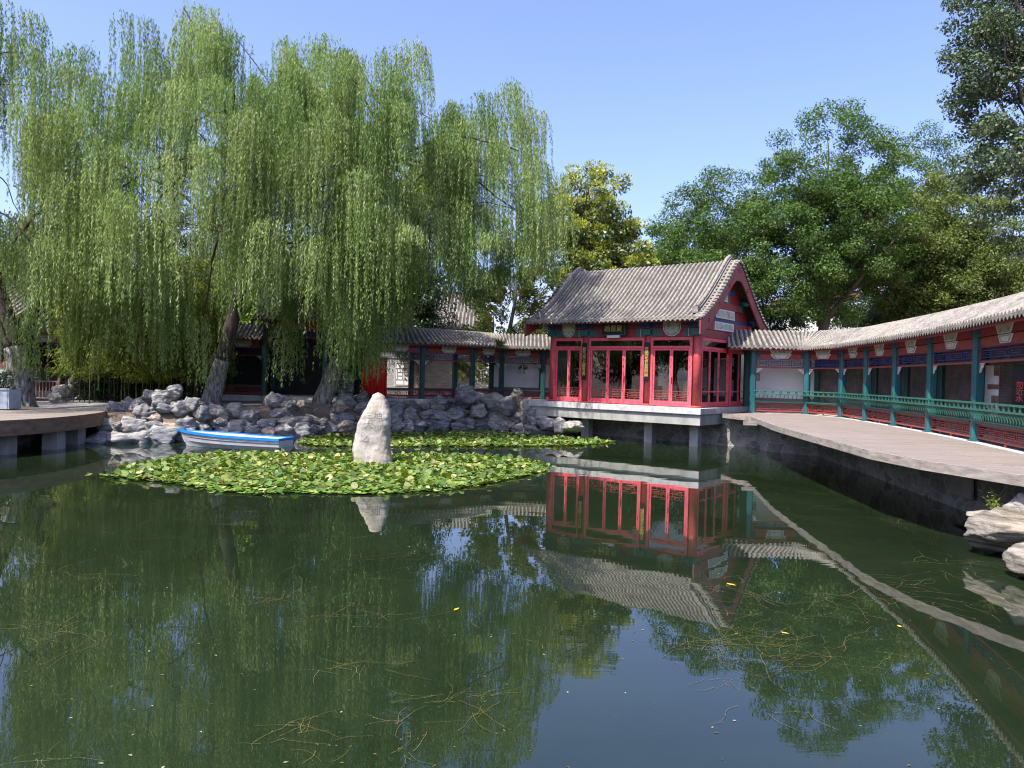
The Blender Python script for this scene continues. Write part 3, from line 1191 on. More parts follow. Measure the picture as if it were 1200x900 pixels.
pc = PV(-5.06, YF - .36, 3.46)
pl = thing('name_plaque', 'black plaque with three gold characters hung under the pavilion eave above the middle doors', 'plaque', pc, -TH)
mb = MB()
mb.m = 0
mb.box(-.66, .66, 0, .06, .1, .66)
mb.m = 1
for (x0, x1, z0, z1) in ((-.72, .72, .06, .1), (-.72, .72, .66, .72), (-.72, -.66, .1, .66), (.66, .72, .1, .66)):
    mb.box(x0, x1, -.03, .07, z0 + .001, z1 - .001)
mb.build('board', [M['black_lac'], M['dark_green']], pl)
text_mesh('lettering', '\u7ff0\u610f\u590f', .36, M['gold'], pl, Matrix.Translation((0, -.012, .38)) @ Matrix.Rotation(PI / 2, 4, 'X'))
mb = MB()
mb.box(-.36, .36, -.02, .1, -.08, .055)
mb.build('bracket', M['white_dec'], pl)
for x, txt, lab in ((FX[1], '\u6b38\u4e43\u6708\u4e0a\u807d\u96ea\u9999', 'black couplet board with gold characters on the column left of the middle doors'),
                    (FX[2], '\u96f2\u9593\u82b1\u8863\u7576\u96e8\u5169', 'black couplet board with gold characters on the column right of the middle doors')):
    c = PV(x, YF - .25, 1.2)
    b = thing('couplet_board', lab, 'couplet board', c, -TH, 'couplet boards on the pavilion columns')
    mb = MB()
    mb.box(-.15, .15, 0, .035, 0, 1.95)
    mb.build('board', M['black_lac'], b)
    text_mesh('lettering', '\n'.join(txt), .225, M['gold'], b, Matrix.Translation((0, -.012, .96)) @ Matrix.Rotation(PI / 2, 4, 'X'))


# ------------------------------------------------------------------ roofed walkways
def walkway(name, label, cat, cols, zf, depth=1.7, lean=True, eave_h=3.35, rise=.88, over=.8, wall=None, lattice_cells=4, roof_ext=(0, 0), col_m='teal_col', door_bays=(), rib=.24, railing=True, group=None):
    P = [Vector((x, y, 0)) for x, y in cols]
    n_ = len(P)
    nor = []
    for i in range(n_):
        d = (P[min(i + 1, n_ - 1)] - P[max(i - 1, 0)]).normalized()
        nor.append(Vector((d.y, -d.x, 0)))
    root = thing(name, label, cat, (P[0].x, P[0].y, zf), 0, group)
    org = (P[0].x, P[0].y, zf)
    B = [p - n * depth for p, n in zip(P, nor)]
    up = Vector((0, 0, 1))
    hb = eave_h - 3.35        # extra height for taller halls

    def build(mb, nm, m, par=root):
        return mb.build(nm, m, par, org)
    # base
    mb = MB()
    for i in range(n_ - 1):
        o0, o1 = P[i] + nor[i] * .28, P[i + 1] + nor[i + 1] * .28
        i0, i1 = B[i] - nor[i] * .35, B[i + 1] - nor[i + 1] * .35
        mb.hexa([i0 + up * (zf - .9), o0 + up * (zf - .9), o1 + up * (zf - .9), i1 + up * (zf - .9), i0 + up * (zf + .012), o0 + up * (zf + .012), o1 + up * (zf + .012), i1 + up * (zf + .012)])
    build(mb, 'base', M['stone'])
    for rowi, row in enumerate((P, B)):
        for i, p in enumerate(row):
            n = nor[i]
            e = Vector((-n.y, n.x, 0))
            s = .15
            c = s * .35
            mb = MB()
            oc = [(-s + c, -s), (s - c, -s), (s, -s + c), (s, s - c), (s - c, s), (-s + c, s), (-s, s - c), (-s, -s + c)]
            vs = [p + e * a + n * b + up * zz for zz in (zf + .012, zf + eave_h + .25) for a, b in oc]
            mb.add(vs, [tuple(range(7, -1, -1)), tuple(range(8, 16))] + [(k, (k + 1) % 8, 8 + (k + 1) % 8, 8 + k) for k in range(8)])
            mb.fbox(make_frame(p, e, n), -.2, .2, -.2, .2, zf + .013, zf + .06)
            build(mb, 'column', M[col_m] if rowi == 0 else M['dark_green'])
    for i in range(n_ - 1):
        d = P[i + 1] - P[i]
        L = d.length
        e = d / L
        n = Vector((e.y, -e.x, 0))
        F = make_frame(P[i], e, n, zf)
        bd = B[i + 1] - B[i]
        Lb = bd.length
        eb = bd / Lb
        nb = Vector((eb.y, -eb.x, 0))
        Fb = make_frame(B[i], eb, nb, zf)
        g = .151
        # beams
        mb = MB()
        mb.m = 0
        mb.fbox(F, g, L - g, -.07, .07, 2.82 + hb, 3.03 + hb)
        mb.m = 4
        mb.fbox(F, g, L - g, -.10, .10, 3.06 + hb, 3.34 + hb)
        for a0, a1 in ((g + .004, g + .2), (L - g - .2, L - g - .004)):
            mb.m = 2
            mb.fbox(F, a0, a1, .07, .078, 2.83 + hb, 3.02 + hb)
            mb.m = 1
            mb.fbox(F, a0 + .04, a1 - .04, .078, .083, 2.86 + hb, 2.99 + hb)
            mb.m = 2
            mb.fbox(F, a0, a1 + .03, .10, .108, 3.08 + hb, 3.32 + hb)
            mb.m = 1
            mb.fbox(F, a0 + .04, a1 - .02, .108, .113, 3.13 + hb, 3.28 + hb)
        build(mb, 'painted_beam', [M['red_lattice'], M['blue_dec'], M['green_dec'], M['white_dec'], M['red_dark']])
        mb = MB()
        mb.fbox(Fb, g, Lb - g, -.08, .08, 2.82 + hb, 3.34 + hb)
        build(mb, 'rear_beam', M['red_dark'])
        # beam painting
        cx = L / 2
        w1, w2, w3 = .62, .54, .34
        mb = MB()
        plate(mb, F, [(cx - w1 * .72, 3.05 + hb), (cx + w1 * .72, 3.05 + hb), (cx + w1, 3.32 + hb), (cx - w1, 3.32 + hb)], .116, .02)
        plate(mb, F, [(cx - w3, 2.80 + hb), (cx + w3, 2.80 + hb), (cx + w2, 3.03 + hb), (cx - w2, 3.03 + hb)], .084, .02)
        p = build(mb, 'beam_painting', M['white_dec'])
        mb = MB()
        plate(mb, F, [(cx - w1 * .64, 3.08 + hb), (cx + w1 * .64, 3.08 + hb), (cx + w1 * .88, 3.30 + hb), (cx - w1 * .88, 3.30 + hb)], .1365, .003)
        build(mb, 'picture', M['picture'], p)
        mb = MB()
        plate(mb, F, [(cx - w3 * .8, 2.83 + hb), (cx + w3 * .8, 2.83 + hb), (cx + w2 * .78, 2.995 + hb), (cx - w2 * .78, 2.995 + hb)], .1045, .003)
        build(mb, 'border_line', M['blue_dec'], p)
        mb = MB()
        plate(mb, F, [(cx - w3 * .7, 2.842 + hb), (cx + w3 * .7, 2.842 + hb), (cx + w2 * .70, 2.985 + hb), (cx - w2 * .70, 2.985 + hb)], .1080, .002)
        build(mb, 'border_field', M['white_dec'], p)
        # frieze
        mb = MB()
        mb.m = 0
        for zz in (2.33, 2.79):
            mb.fbox(F, g, L - g, -.03, .03, zz - .028 + hb, zz + .028 + hb)
        for a in (g, L - g - .06):
            mb.fbox(F, a + .001, a + .06, -.029, .029, 2.36 + hb, 2.76 + hb)
        mb.m = 1
        lattice(mb, F, g + .06, L - g - .06, 2.375 + hb, 2.745 + hb, -.015, .03, .024, lattice_cells, False)
        build(mb, 'frieze_lattice', [M['red_lattice'], M['blue_dec']])
        # corner brackets
        for a, sg in ((g, 1), (L - g, -1)):
            mb = MB()
            plate(mb, F, [(a, 2.30 + hb), (a, 2.02 + hb), (a + sg * .05, 2.04 + hb), (a + sg * .10, 2.13 + hb), (a + sg * .2, 2.17 + hb), (a + sg * .25, 2.25 + hb), (a + sg * .36, 2.30 + hb)][::sg], -.02, .04)
            br_ = build(mb, 'bracket', M['white_dec'])
            mb = MB()
            plate(mb, F, [(a + sg * .02, 2.28 + hb), (a + sg * .02, 2.08 + hb), (a + sg * .08, 2.17 + hb), (a + sg * .17, 2.21 + hb), (a + sg * .27, 2.28 + hb)][::sg], .0205, .004)
            build(mb, 'bracket_carving', M['picture'], br_)
        # railing
        if railing and i not in door_bays:
            mb = MB()
            mb.m = 0
            mb.fbox(F, g, L - g, -.03, .03, .50, .55)
            mb.fbox(F, g, L - g, -.03, .03, .10, .15)
            for a in (g, L - g - .05):
                mb.fbox(F, a + .001, a + .05, -.029, .029, .151, .499)
            mb.fbox(F, L / 2 - .03, L / 2 + .03, -.028, .028, .013, .099)
            lattice(mb, F, g + .05, L - g - .05, .165, .485, -.014, .028, .022, max(2, round(L / .72)), False)
            rl = build(mb, 'railing', M['red_lattice'])
            mb = MB()
            mb.fbox(F, .0 + g, L - g, -.26, .16, .552, .605)
            build(mb, 'seat', M['dark_green'])
            if lean:
                mb = MB()
                mb.fbox(F, .0, L, .30, .355, 1.13, 1.185)
                mb.fbox(F, .0, L, .275, .325, .945, .995)
                mb.fbox(F, .0, L, .11, .15, .61, .65)
                k = max(3, round(L / .36))
                for q in range(k):
                    a = L * (q + .5) / k
                    mb.fbox(F, a - .055, a + .055, .295, .33, .9955, 1.129)
                k = round(L / .2)
                for q in range(k):
                    a = L * (q + .5) / k
                    cv = [(.13, .65), (.115, .72), (.135, .80), (.20, .87), (.29, .95)]
                    for (n0_, z0_), (n1_, z1_) in zip(cv, cv[1:]):
                        mb.bar(F(a, n0_, z0_), F(a, n1_, z1_), .024, .026)
                build(mb, 'backrest', M['green_paint'])
        # back wall
        wl = wall[i] if wall else None
        if wl == 'white':
            mb = MB()
            mb.fbox(Fb, g, Lb - g, -.05, .03, .75, 2.8 + hb)
            build(mb, 'wall_panel', M['white_wall'])
            mb = MB()
            mb.fbox(Fb, g, Lb - g, -.06, .05, .013, .748)
            build(mb, 'wainscot', M['grey_wain'])
            mb = MB()
            c2 = Fb
            for a, sg in ((g, 1), (Lb - g, -1)):
                plate(mb, Fb, [(a, 2.40 + hb), (a, 2.2 + hb), (a + sg * .25, 2.28 + hb), (a + sg * .6, 2.40 + hb)][::sg], .04, .02)
            build(mb, 'bracket', M['dark_green'])
        elif wl in ('brick_dark', 'brick', 'shade_fill'):
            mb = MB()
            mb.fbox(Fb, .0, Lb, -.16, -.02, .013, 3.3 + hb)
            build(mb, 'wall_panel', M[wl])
        elif wl == 'rail':
            mb = MB()
            mb.fbox(Fb, g, Lb - g, -.03, .03, .5, .55)
            mb.fbox(Fb, g, Lb - g, -.03, .03, .10, .15)
            lattice(mb, Fb, g, Lb - g, .165, .485, -.014, .028, .03, 3, True)
            mb.fbox(Fb, g, Lb - g, -.2, .16, .552, .605)
            build(mb, 'railing', M['red_dark'])
    # roof along a smooth ridge line
    rid = [p - n * depth / 2 for p, n in zip(P, nor)]
    if roof_ext[0]:
        rid = [rid[0] - (rid[1] - rid[0]).normalized() * roof_ext[0]] + rid
    if roof_ext[1]:
        rid = rid + [rid[-1] + (rid[-1] - rid[-2]).normalized() * roof_ext[1]]
    line = catmull([(p.x, p.y) for p in rid], 6) if len(rid) > 2 else rid
    U = over + depth / 2
    rf, st_, tg_, pr_ = tiled_roof([(p.x, p.y) for p in line], zf + eave_h, U, rise, -1, rib_step=rib, rib_r=rib * .29, parent=root, origin=org, k=1.15, seg=10)
    eave_wood(st_, tg_, -1, U, rise, zf + eave_h, root, org, .075, 1.15, step=.2, depth=.85)
    # gable ends
    for idx in (0, -1):
        mb = MB()
        p, t = st_[idx], tg_[idx]
        nn = Vector((-t.y, t.x, 0))
        sgn = -1 if idx == 0 else 1
        poly = [p + nn * s * u + up * (zf + eave_h + z - .11) for s in (1,) for u, z in reversed(pr_)] + [p - nn * u + up * (zf + eave_h + z - .11) for u, z in pr_[1:]]
        low = [p - nn * u + up * (zf + eave_h + z - .42) for u, z in reversed(pr_)] + [p + nn * u + up * (zf + eave_h + z - .42) for u, z in pr_[1:]]
        k = len(poly)
        off = t * sgn * .04
        vs = [q + off for q in poly] + [q + off for q in reversed(low)] + [q + off * 2.5 for q in poly] + [q + off * 2.5 for q in reversed(low)]
        fs = []
        for j in range(k - 1):
            fs += [(j, j + 1, k + j + 1, k + j), (2 * k + j, 3 * k + j, 3 * k + j + 1, 2 * k + j + 1), (j, 2 * k + j, 2 * k + j + 1, j + 1), (k + j, k + j + 1, 3 * k + j + 1, 3 * k + j)]
        mb.add(vs, fs)
        build(mb, 'bargeboard', M['red_dark'])
    return root


RC = [gz(881, 483.8, 1.6), gz(944.4, 485.7, 1.6), gz(986, 489.2, 1.6), gz(1015, 493.6, 1.6), gz(1049, 499.3, 1.6), gz(1090, 506.8, 1.6), gz(1144, 517.5, 1.6), gz(1222, 535, 1.6)]
RC = [(p.x, p.y) for p in RC]
RC.append((11.6, 14.2))
right_walk = walkway('covered_walkway', 'curving covered walkway with teal columns and green seat rail beside the plank deck', 'walkway', RC, 1.6,
                     wall=['white', 'brick_dark', 'brick_dark', 'brick_dark', 'brick_dark', 'brick_dark', 'shade_fill', 'brick_dark'], roof_ext=(1.25, .6))
back_walk = walkway('covered_walkway', 'shaded covered walkway behind the rockery, between the hall and the red pavilion', 'walkway',
                    [(-8.0, 45.2), (-5.4, 45.9), (-2.5, 48.0), (-.7, 49.7), (2.0, 49.8), (4.9, 49.8)], 1.66, depth=1.9, lean=False,
                    wall=['rail', 'rail', 'rail', 'white', 'white'], col_m='dark_green', rib=.25)
left_walk = walkway('covered_walkway', 'dark covered walkway behind the bamboo and willow, joining the hall', 'walkway',
                    [(-31, 43.6), (-28, 43.8), (-25.2, 44.0), (-22.4, 44.2), (-19.6, 44.6), (-17, 44.9), (-14.5, 45.0)], 1.66, depth=1.9, lean=False, wall=['shade_fill'] * 6, col_m='dark_green', rib=.25)
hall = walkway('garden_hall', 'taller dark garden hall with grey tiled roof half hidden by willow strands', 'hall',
               [(-14.3, 44.4), (-10.9, 44.6), (-8.3, 44.8)], 1.66, depth=3.2, lean=False, eave_h=4.45, rise=1.6, over=.9, wall=['shade_fill', 'shade_fill'], col_m='dark_green', rib=.25, door_bays=(0, 1), roof_ext=(.5, .3))
o = thing('stone_steps', 'pale stone steps at the foot of the dark garden hall', 'steps', (-11.3, 43.7, 1.48))
mb = MB()
mb.box(-2.6, 2.6, -.5, .45, -.2, .04)
mb.build('lower_step', M['stone'], o)
mb = MB()
mb.box(-2.6, 2.6, -.1, .4, .044, .17)
mb.build('upper_step', M['stone'], o)

# red cloth by the hall
cu = thing('red_curtain', 'bright red cloth hanging at the end of the dark garden hall', 'curtain', (-7.6, 44.75, 1.68))
mb = MB()
vs, fs = [], []
for k in range(41):
    x = -1.05 + 1.45 * k / 40
    y = .05 * math.sin(k * 1.1) + .03 * math.sin(k * 2.3)
    vs += [(x, y - .55, .05), (x, y - .55, 2.35), (x, y - .535, .05), (x, y - .535, 2.35)]
for k in range(40):
    a = k * 4
    fs += [(a, a + 4, a + 5, a + 1), (a + 2, a + 3, a + 7, a + 6), (a + 1, a + 5, a + 7, a + 3), (a, a + 2, a + 6, a + 4)]
mb.add(vs, fs, True)
mb.build('cloth', M['curtain'], cu)
mb = MB()
mb.tube([(-1.1, -.54, 2.37), (.45, -.54, 2.37)], .03, 8)
mb.build('rod', M['metal'], cu)

# courtyard walls behind the back walkway
for nm, lab, x0, x1, y, h in (('garden_wall', 'pale grey brick wall in sunlight seen through the back walkway', -12.5, 3.2, 55, 3.4),):
    o = thing(nm, lab, 'wall', (x0, y, 1.45))
    mb = MB()
    mb.box(0, x1 - x0, 0, .35, 0, h)
    mb.build('brickwork', M['brick_pale'], o)
    mb = MB()
    mb.box(-.1, x1 - x0 + .1, -.12, .47, h + .002, h + .14)
    mb.build('coping', M['roof_far'], o)
    for k, xx in enumerate((4.1, 10.2)):
        mb = MB()
        mb.box(xx, xx + 1.3, -.03, -.002, .8, 2.5)
        p = mb.build('window', M['white_wall'], o)
        mb = MB()
        lattice(mb, make_frame((0, -.031, 0), (1, 0, 0), (0, -1, 0)), xx + .06, xx + 1.24, .88, 2.42, 0, .02, .03, 2, False)
        mb.build('tracery', M['grey_wain'], p)

# ------------------------------------------------------------------ decks and pond walls
def flat_poly_solid(mb, pts, z0, z1):
    mb.prism([Vector((x, y, z0)) for x, y in pts], None, (0, 0, z1 - z0))


def fascia_strip(mb, pts, z0, z1, th):
    P = [Vector((x, y, 0)) for x, y in pts]
    for i in range(len(P) - 1):
        d = (P[i + 1] - P[i]).normalized()
        n = Vector((d.y, -d.x, 0))
        a, b = P[i], P[i + 1]
        up = Vector((0, 0, 1))
        c, e = a + n * th, b + n * th
        mb.hexa([a + up * z0, c + up * z0, e + up * z0, b + up * z0, a + up * z1, c + up * z1, e + up * z1, b + up * z1])


dk = thing('plank_deck', 'weathered plank deck jutting over the pond along the green railed walkway', 'deck', (10, 25, 1.6))
edge = [(10.35, 37.45), (10.95, 34.9), (9.75, 28.2), (9.35, 24.7), (8.86, 19.8), (8.72, 18.6), (8.85, 16.45), (9.45, 14.1), (9.9, 12.2)]
inner = [(x - .1 if y < 36 else x, y - .3) for x, y in [RC[0], RC[1]]] + [(RC[2][0] - .3, RC[2][1])] + [(x - .29, y) for x, y in RC[3:]]
poly = edge + [(11.2, 12.2)] + inner[::-1] + [(11.6, 39.0)]
mb = MB()
flat_poly_solid(mb, poly, 1.5, 1.6)
mb.build('planks', M['deck'], dk, dk.location)
mb = MB()
fascia_strip(mb, edge[::1], 1.40, 1.606, .05)
mb.build('fascia', M['fascia'], dk, dk.location)
mb = MB()
for (x, y) in ((9.9, 33), (9.9, 29.5), (9.6, 26), (9.3, 22.5), (9.2, 19)):
    mb = MB()
    mb.box(x + .1, x + 3.2, y - .08, y + .08, 1.32, 1.497)
    mb.build('joist', M['fascia'], dk, dk.location)

rw = thing('retaining_wall', 'dark stone pond wall in shade beneath the plank deck and the pavilion terrace', 'wall', (13.3, 33.5, 0))
wl = [PV(-9.6, 3.2, 0), PV(-2, 3.0, 0), PV(1.6, 2.9, 0)]
line = [(p.x, p.y) for p in wl] + [(11.75, 35.3), (13.45, 33.6), (12.65, 27), (11.7, 19.6), (10.7, 13.6), (10.0, 9)]
mb = MB()
for i in range(len(line) - 1):
    a, b = Vector((*line[i], 0)), Vector((*line[i + 1], 0))
    d = (b - a).normalized()
    n = Vector((-d.y, d.x, 0))
    up = Vector((0, 0, 1))
    o0, o1 = a + n * .6 - d * .05, b + n * .6 + d * .05
    z1 = 1.31 - .003 * i
    mb.hexa([a - up, o0 - up, o1 - up, b - up, a + up * z1, o0 + up * z1, o1 + up * z1, b + up * z1])
mb.build('stonework', M['wall_stone'], rw, rw.location)
# iron drain in the wall
dr = gY(1121, 568, 19.2)
mb = MB()
fr = make_frame((11.78 - .14, 20.2, 0), (-.128, -.99, 0), (-.99, .128, 0))
mb.fbox(fr, 0, 1.25, .0, .05, .42, 1.12)
for k in range(6):
    for j in range(4):
        mb.fbox(fr, .12 + k * .11, .17 + k * .11, .05, .06, .52 + j * .13, .6 + j * .13)
mb.build('drain_grille', M['metal'], rw, rw.location)

ld = thing('plank_deck', 'rounded brown plank deck on square stone piers below the left willow', 'deck', (-17, 27, 1.25))
le = [(-21.5, 20.0), (-18.6, 22.6), (-17.3, 25.3), (-16.7, 27.3), (-16.62, 29.4), (-17.0, 31.8), (-17.7, 33.4)]
le = [(p.x, p.y) for p in catmull(le, 5)]
poly = le + [(-24, 35), (-30, 33), (-30, 20)]
mb = MB()
flat_poly_solid(mb, poly, 1.12, 1.25)
mb.build('planks', M['deck'], ld, ld.location)
mb = MB()
fascia_strip(mb, le, .72, 1.256, .07)
mb.build('fascia', M['fascia_brown'], ld, ld.location)
for (x, y) in ((-17.75, 26.9), (-17.2, 28.9), (-17.6, 31.0), (-20.3, 23.0)):
    mb = MB()
    mb.box(x - .28, x + .28, y - .28, y + .28, -1, .9)
    mb.build('pier', M['concrete'], ld, ld.location)
mb = MB()
for k in range(len(le) - 1):
    a, b = Vector((*le[k], 0)), Vector((*le[k + 1], 0))
    d = (b - a).normalized()
    n = Vector((-d.y, d.x, 0)) * 2.6
    up = Vector((0, 0, 1))
    a, b = a + n, b + n
    n = n * .2
    mb.hexa([a - up, a + n - up, b + n - up, b - up, a + up * 1.1, a + n + up * 1.1, b + n + up * 1.1, b + up * 1.1])
mb.build('back_wall', M['wall_stone'], ld, ld.location)

# ------------------------------------------------------------------ hanging boards in the right walkway
for lab, px, Y, mtl, txt, col_ in (('dark board with red characters hanging in the shaded end of the right walkway', 1196, 20.6, 'black_lac', '\u52ff\u8fd1\u6c34', 'red_letter'),
                                   ('cream and brown hanging scroll beside the teal column of the right walkway', 1163, 22.6, 'white_dec', None, 'fascia_brown')):
    p = gY(px, 424, Y)
    b = thing('hanging_board' if txt else 'hanging_scroll', lab, 'board' if txt else 'scroll', (p.x, p.y, 2.35), rad(-60))
    mb = MB()
    mb.box(-.2, .2, 0, .03, 0, 1.5)
    mb.build('board', M[mtl], b)
    if txt:
        text_mesh('lettering', '\n'.join(txt), .2, M[col_], b, Matrix.Translation((0, -.006, .75)) @ Matrix.Rotation(PI / 2, 4, 'X'))
    else:
        mb = MB()
        for k, (x0, x1, z0, z1) in enumerate(((-.2, -.02, .0, .25), (.0, .2, .35, .62), (-.12, .2, .8, .95), (.05, .2, 1.2, 1.5))):
            mb.box(x0 + .001, x1 - .001, -.006, -.001, z0 + .001, z1 - .001)
        mb.build('pattern', M[col_], b)
e = RC
eb = thing('meter_box', 'small grey metal box on the white wall of the right walkway', 'box', (RC[0][0] + .62, RC[0][1] - .02 + 1.62, 3.25), 0)
mb = MB()
mb.box(-.22, .22, -.12, 0, 0, .42)
mb.build('case', M['metal'], eb)
mb = MB()
mb.box(-.19, .19, -.135, -.121, .03, .39)
mb.build('door', M['concrete'], eb)

# ------------------------------------------------------------------ buildings behind
fh = thing('grey_hall', 'grey tiled hall with stepped roof behind the back walkway and willows', 'building', (-8, 64, 1.4))
mb = MB()
mb.box(-5.5, 4.5, 0, 7, 0, 5.6)
mb.build('wall', M['brick'], fh)
tiled_roof([(-6.2, 3.5), (5.0, 3.5)], 5.6, 4.4, 3.4, -1, rib_step=.3, rib_r=.085, parent=fh, k=1.2, seg=8)
mb = MB()
for k in range(3):
    mb.box(-4.2 + k * 3, -2.7 + k * 3, -.05, .05, 1.0, 3.2)
mb.build('window', M['red_dark'], fh)
pc2 = thing('gatehouse', 'low grey tiled gatehouse peeping over the back walkway roof', 'building', (-4.0, 57.5, 1.4))
mb = MB()
mb.box(-2, 2, 0, 2.6, 0, 4.9)
mb.build('wall', M['brick'], pc2)
tiled_roof([(-2.4, 1.3), (2.4, 1.3)], 5.2, 1.9, 1.3, -1, rib_step=.28, rib_r=.08, parent=pc2, k=1.15, seg=8)
wb = thing('white_house', 'white rendered house with red trim behind the left willow trunk', 'building', (-34, 41, 1.1))
mb = MB()
mb.box(-2, 7.0, 0, 6, 0, 1.9)
mb.build('wall', M['stone'], wb)
mb = MB()
mb.box(-2.1, 7.1, -.08, 6, 1.902, 2.15)
mb.build('sill', M['red_lattice'], wb)
mb = MB()
mb.box(-2, 7.0, .02, 6, 2.152, 4.2)
mb.build('window_band', M['shade_fill'], wb)
for k in range(5):
    mb = MB()
    mb.box(-1.9 + k * 2.1, -1.7 + k * 2.1, -.03, .1, 2.153, 4.19)
    mb.build('window_post', M['metal'], wb)
tiled_roof([(-2.6, 3), (7.6, 3)], 4.25, 4, 2, -1, rib_step=.3, rib_r=.085, parent=wb, k=1.15, seg=8)
pc = gY(955, 350, 78)
wr = thing('white_building', 'white flat topped building with red eave among trees above the right walkway', 'building', (pc.x, 78, 1.4), -.25)
mb = MB()
mb.box(-3, 5, 0, 8, 0, pc.z - 1.4 - .6)
mb.build('wall', M['white_wall'], wr)
mb = MB()
zt = pc.z - 1.4
mb.hexa([(-4, -.8, zt - .6), (6, -.8, zt + .6), (6, 9, zt + .6), (-4, 9, zt - .6), (-4, -.8, zt - .2), (6, -.8, zt + 1.0), (6, 9, zt + 1.0), (-4, 9, zt - .2)])
mb.build('roof', M['red_lattice'], wr)
for k in range(3):
    mb = MB()
    mb.box(-2.2 + k * 2.4, -.9 + k * 2.4, -.04, .02, zt - 2.8, zt - 1.2)
    mb.build('window', M['glass'], wr)

# ------------------------------------------------------------------ rocks
def rock_mesh(name, seed, sub=4, planes=13, rough=.16, squash=(1, 1, 1), strata=.05):
    rng = random.Random(seed)
    bm = bmesh.new()
    bmesh.ops.create_icosphere(bm, subdivisions=sub, radius=1)
    pl = []
    for _ in range(planes):
        v = Vector((rng.gauss(0, 1), rng.gauss(0, 1), rng.gauss(0, 1))).normalized()
        pl.append((v, rng.uniform(.5, .95)))
    off = Vector((rng.uniform(0, 90), rng.uniform(0, 90), rng.uniform(0, 90)))
    tilt = Vector((rng.uniform(-.3, .3), rng.uniform(-.3, .3), 1)).normalized()
    for v in bm.verts:
        d = v.co.normalized()
        r = 1.05
        for n, h in pl:
            q = d.dot(n)
            if q > .05:
                r = min(r, h / q)
        p = d * r
        f = noise.fractal(p * 1.7 + off, .9, 2.1, 6)
        r *= 1 + rough * f
        t = p.dot(tilt) * 7 + 1.5 * noise.noise(p * 2 + off)
        r *= 1 - strata * (abs(math.sin(t)) ** .35) + strata
        rg = noise.ridged_multi_fractal(p * 2.3 + off, .9, 2.2, 4, 1, 2)
        r *= 1 - .035 * rg
        v.co = Vector((d.x * squash[0], d.y * squash[1], d.z * squash[2])) * r
    me = bpy.data.meshes.new(name)
    bm.to_mesh(me)
    bm.free()
    me.polygons.foreach_set('use_smooth', [True] * len(me.polygons))
    return me


ROCKS = []
for k in range(12):
    for key in ('rock_grey', 'rock_dark', 'rock_pale', 'rock_tan'):
        if key == 'rock_grey':
            base_me = rock_mesh('rock_shape', 100 + k, 4, 19, .20, (1, 1, 1), .085)
            me = base_me
        else:
            me = base_me.copy()
        me.materials.clear()
        me.materials.append(M[key])
        ROCKS.append((k, key, me))
ROCK_BY = {(k, key): me for k, key, me in ROCKS}
bank_rocks = []


def put_rock(x, y, z, sx, sy, sz, key=None, rz=None, k=None):
    k = random.randrange(12) if k is None else k
    key = key or random.choices(['rock_grey', 'rock_dark', 'rock_pale', 'rock_tan'], [.5, .24, .2, .06])[0]
    o = bpy.data.objects.new('rock', ROCK_BY[(k, key)])
    COL.objects.link(o)
    o.location = (x, y, z)
    o.scale = (sx, sy, sz)
    o.rotation_euler = (random.uniform(-.25, .25), random.uniform(-.25, .25), random.uniform(0, 6.28) if rz is None else rz)
    o['tone'] = key
    bank_rocks.append((o, max(sx, sz)))
    return o


BANK = [(-16.9, 31.5), (-15.4, 32.1), (-14.1, 32.8), (-12.5, 35.4), (-10.5, 37.2), (-9.9, 38.9), (-8.1, 40.7), (-6.1, 42.6), (-4.4, 44.0), (-2.5, 45.0), (-.6, 44.8), (.3, 44.0), (1.6, 42.2), (3.0, 42.0)]
stn = resample(BANK, .82)
nb_ = len(stn)
for i, p in enumerate(stn):
    f = i / (nb_ - 1)
    d = (stn[min(i + 1, nb_ - 1)] - stn[max(i - 1, 0)]).normalized()
    n = Vector((-d.y, d.x, 0))     # inland
    left = f < .5
    rows = [(0, .16, .62), (.5, .62, .54), (1.1, 1.05, .46)] if left else [(0.05, .2, .66), (.45, .75, .62), (.9, 1.25, .52)]
    if f > .93:
        rows = rows[:2]
    for r, (inl, zz, s) in enumerate(rows):
        if r == 2 and random.random() < .25:
            continue
        q = p + n * (inl + random.uniform(-.15, .15)) + d * (random.uniform(-.18, .18) + (.4 if r % 2 else 0))
        s_ = s * random.uniform(.72, 1.25)
        put_rock(q.x, q.y, zz + random.uniform(-.08, .1), s_ * random.uniform(.95, 1.6), s_ * random.uniform(.7, 1.0), s_ * random.uniform(.55, .95), rz=math.atan2(d.y, d.x) + random.choice((0, PI)) + random.uniform(-.5, .5))
# a second scatter higher on the left bank and named boulders
for (px, py, z, s, key) in ((189, 470, 1.75, .85, 'rock_grey'), (205, 458, 2.2, .5, 'rock_grey'), (166, 477, 1.5, .62, 'rock_pale'), (151, 476, 1.45, .6, 'rock_dark'), (223, 474, 1.6, .5, 'rock_pale'), (135, 481, 1.3, .6, 'rock_grey'),
                            (163, 484, 1.35, .42, 'rock_tan'), (320, 470, 1.75, .66, 'rock_grey'), (341, 477, 1.5, .55, 'rock_dark'), (352, 474, 1.6, .32, 'rock_tan'), (209, 480, 1.4, .6, 'rock_pale'), (176, 466, 1.6, .45, 'rock_dark'),
                            (237, 484, 1.25, .5, 'rock_pale'), (262, 486, 1.2, .55, 'rock_tan'), (290, 487, 1.2, .5, 'rock_pale'), (250, 494, .9, .45, 'rock_grey'), (300, 494, .9, .4, 'rock_pale'), (275, 478, 1.4, .45, 'rock_grey')):
    Y = {True: 34.0, False: 37.2}[px < 240]
    if 240 <= px < 300:
        Y = 36.3
    elif px >= 300:
        Y = 38.6
    q = gY(px, py, Y)
    put_rock(q.x, Y, q.z, s, s * .8, s * .78, key)
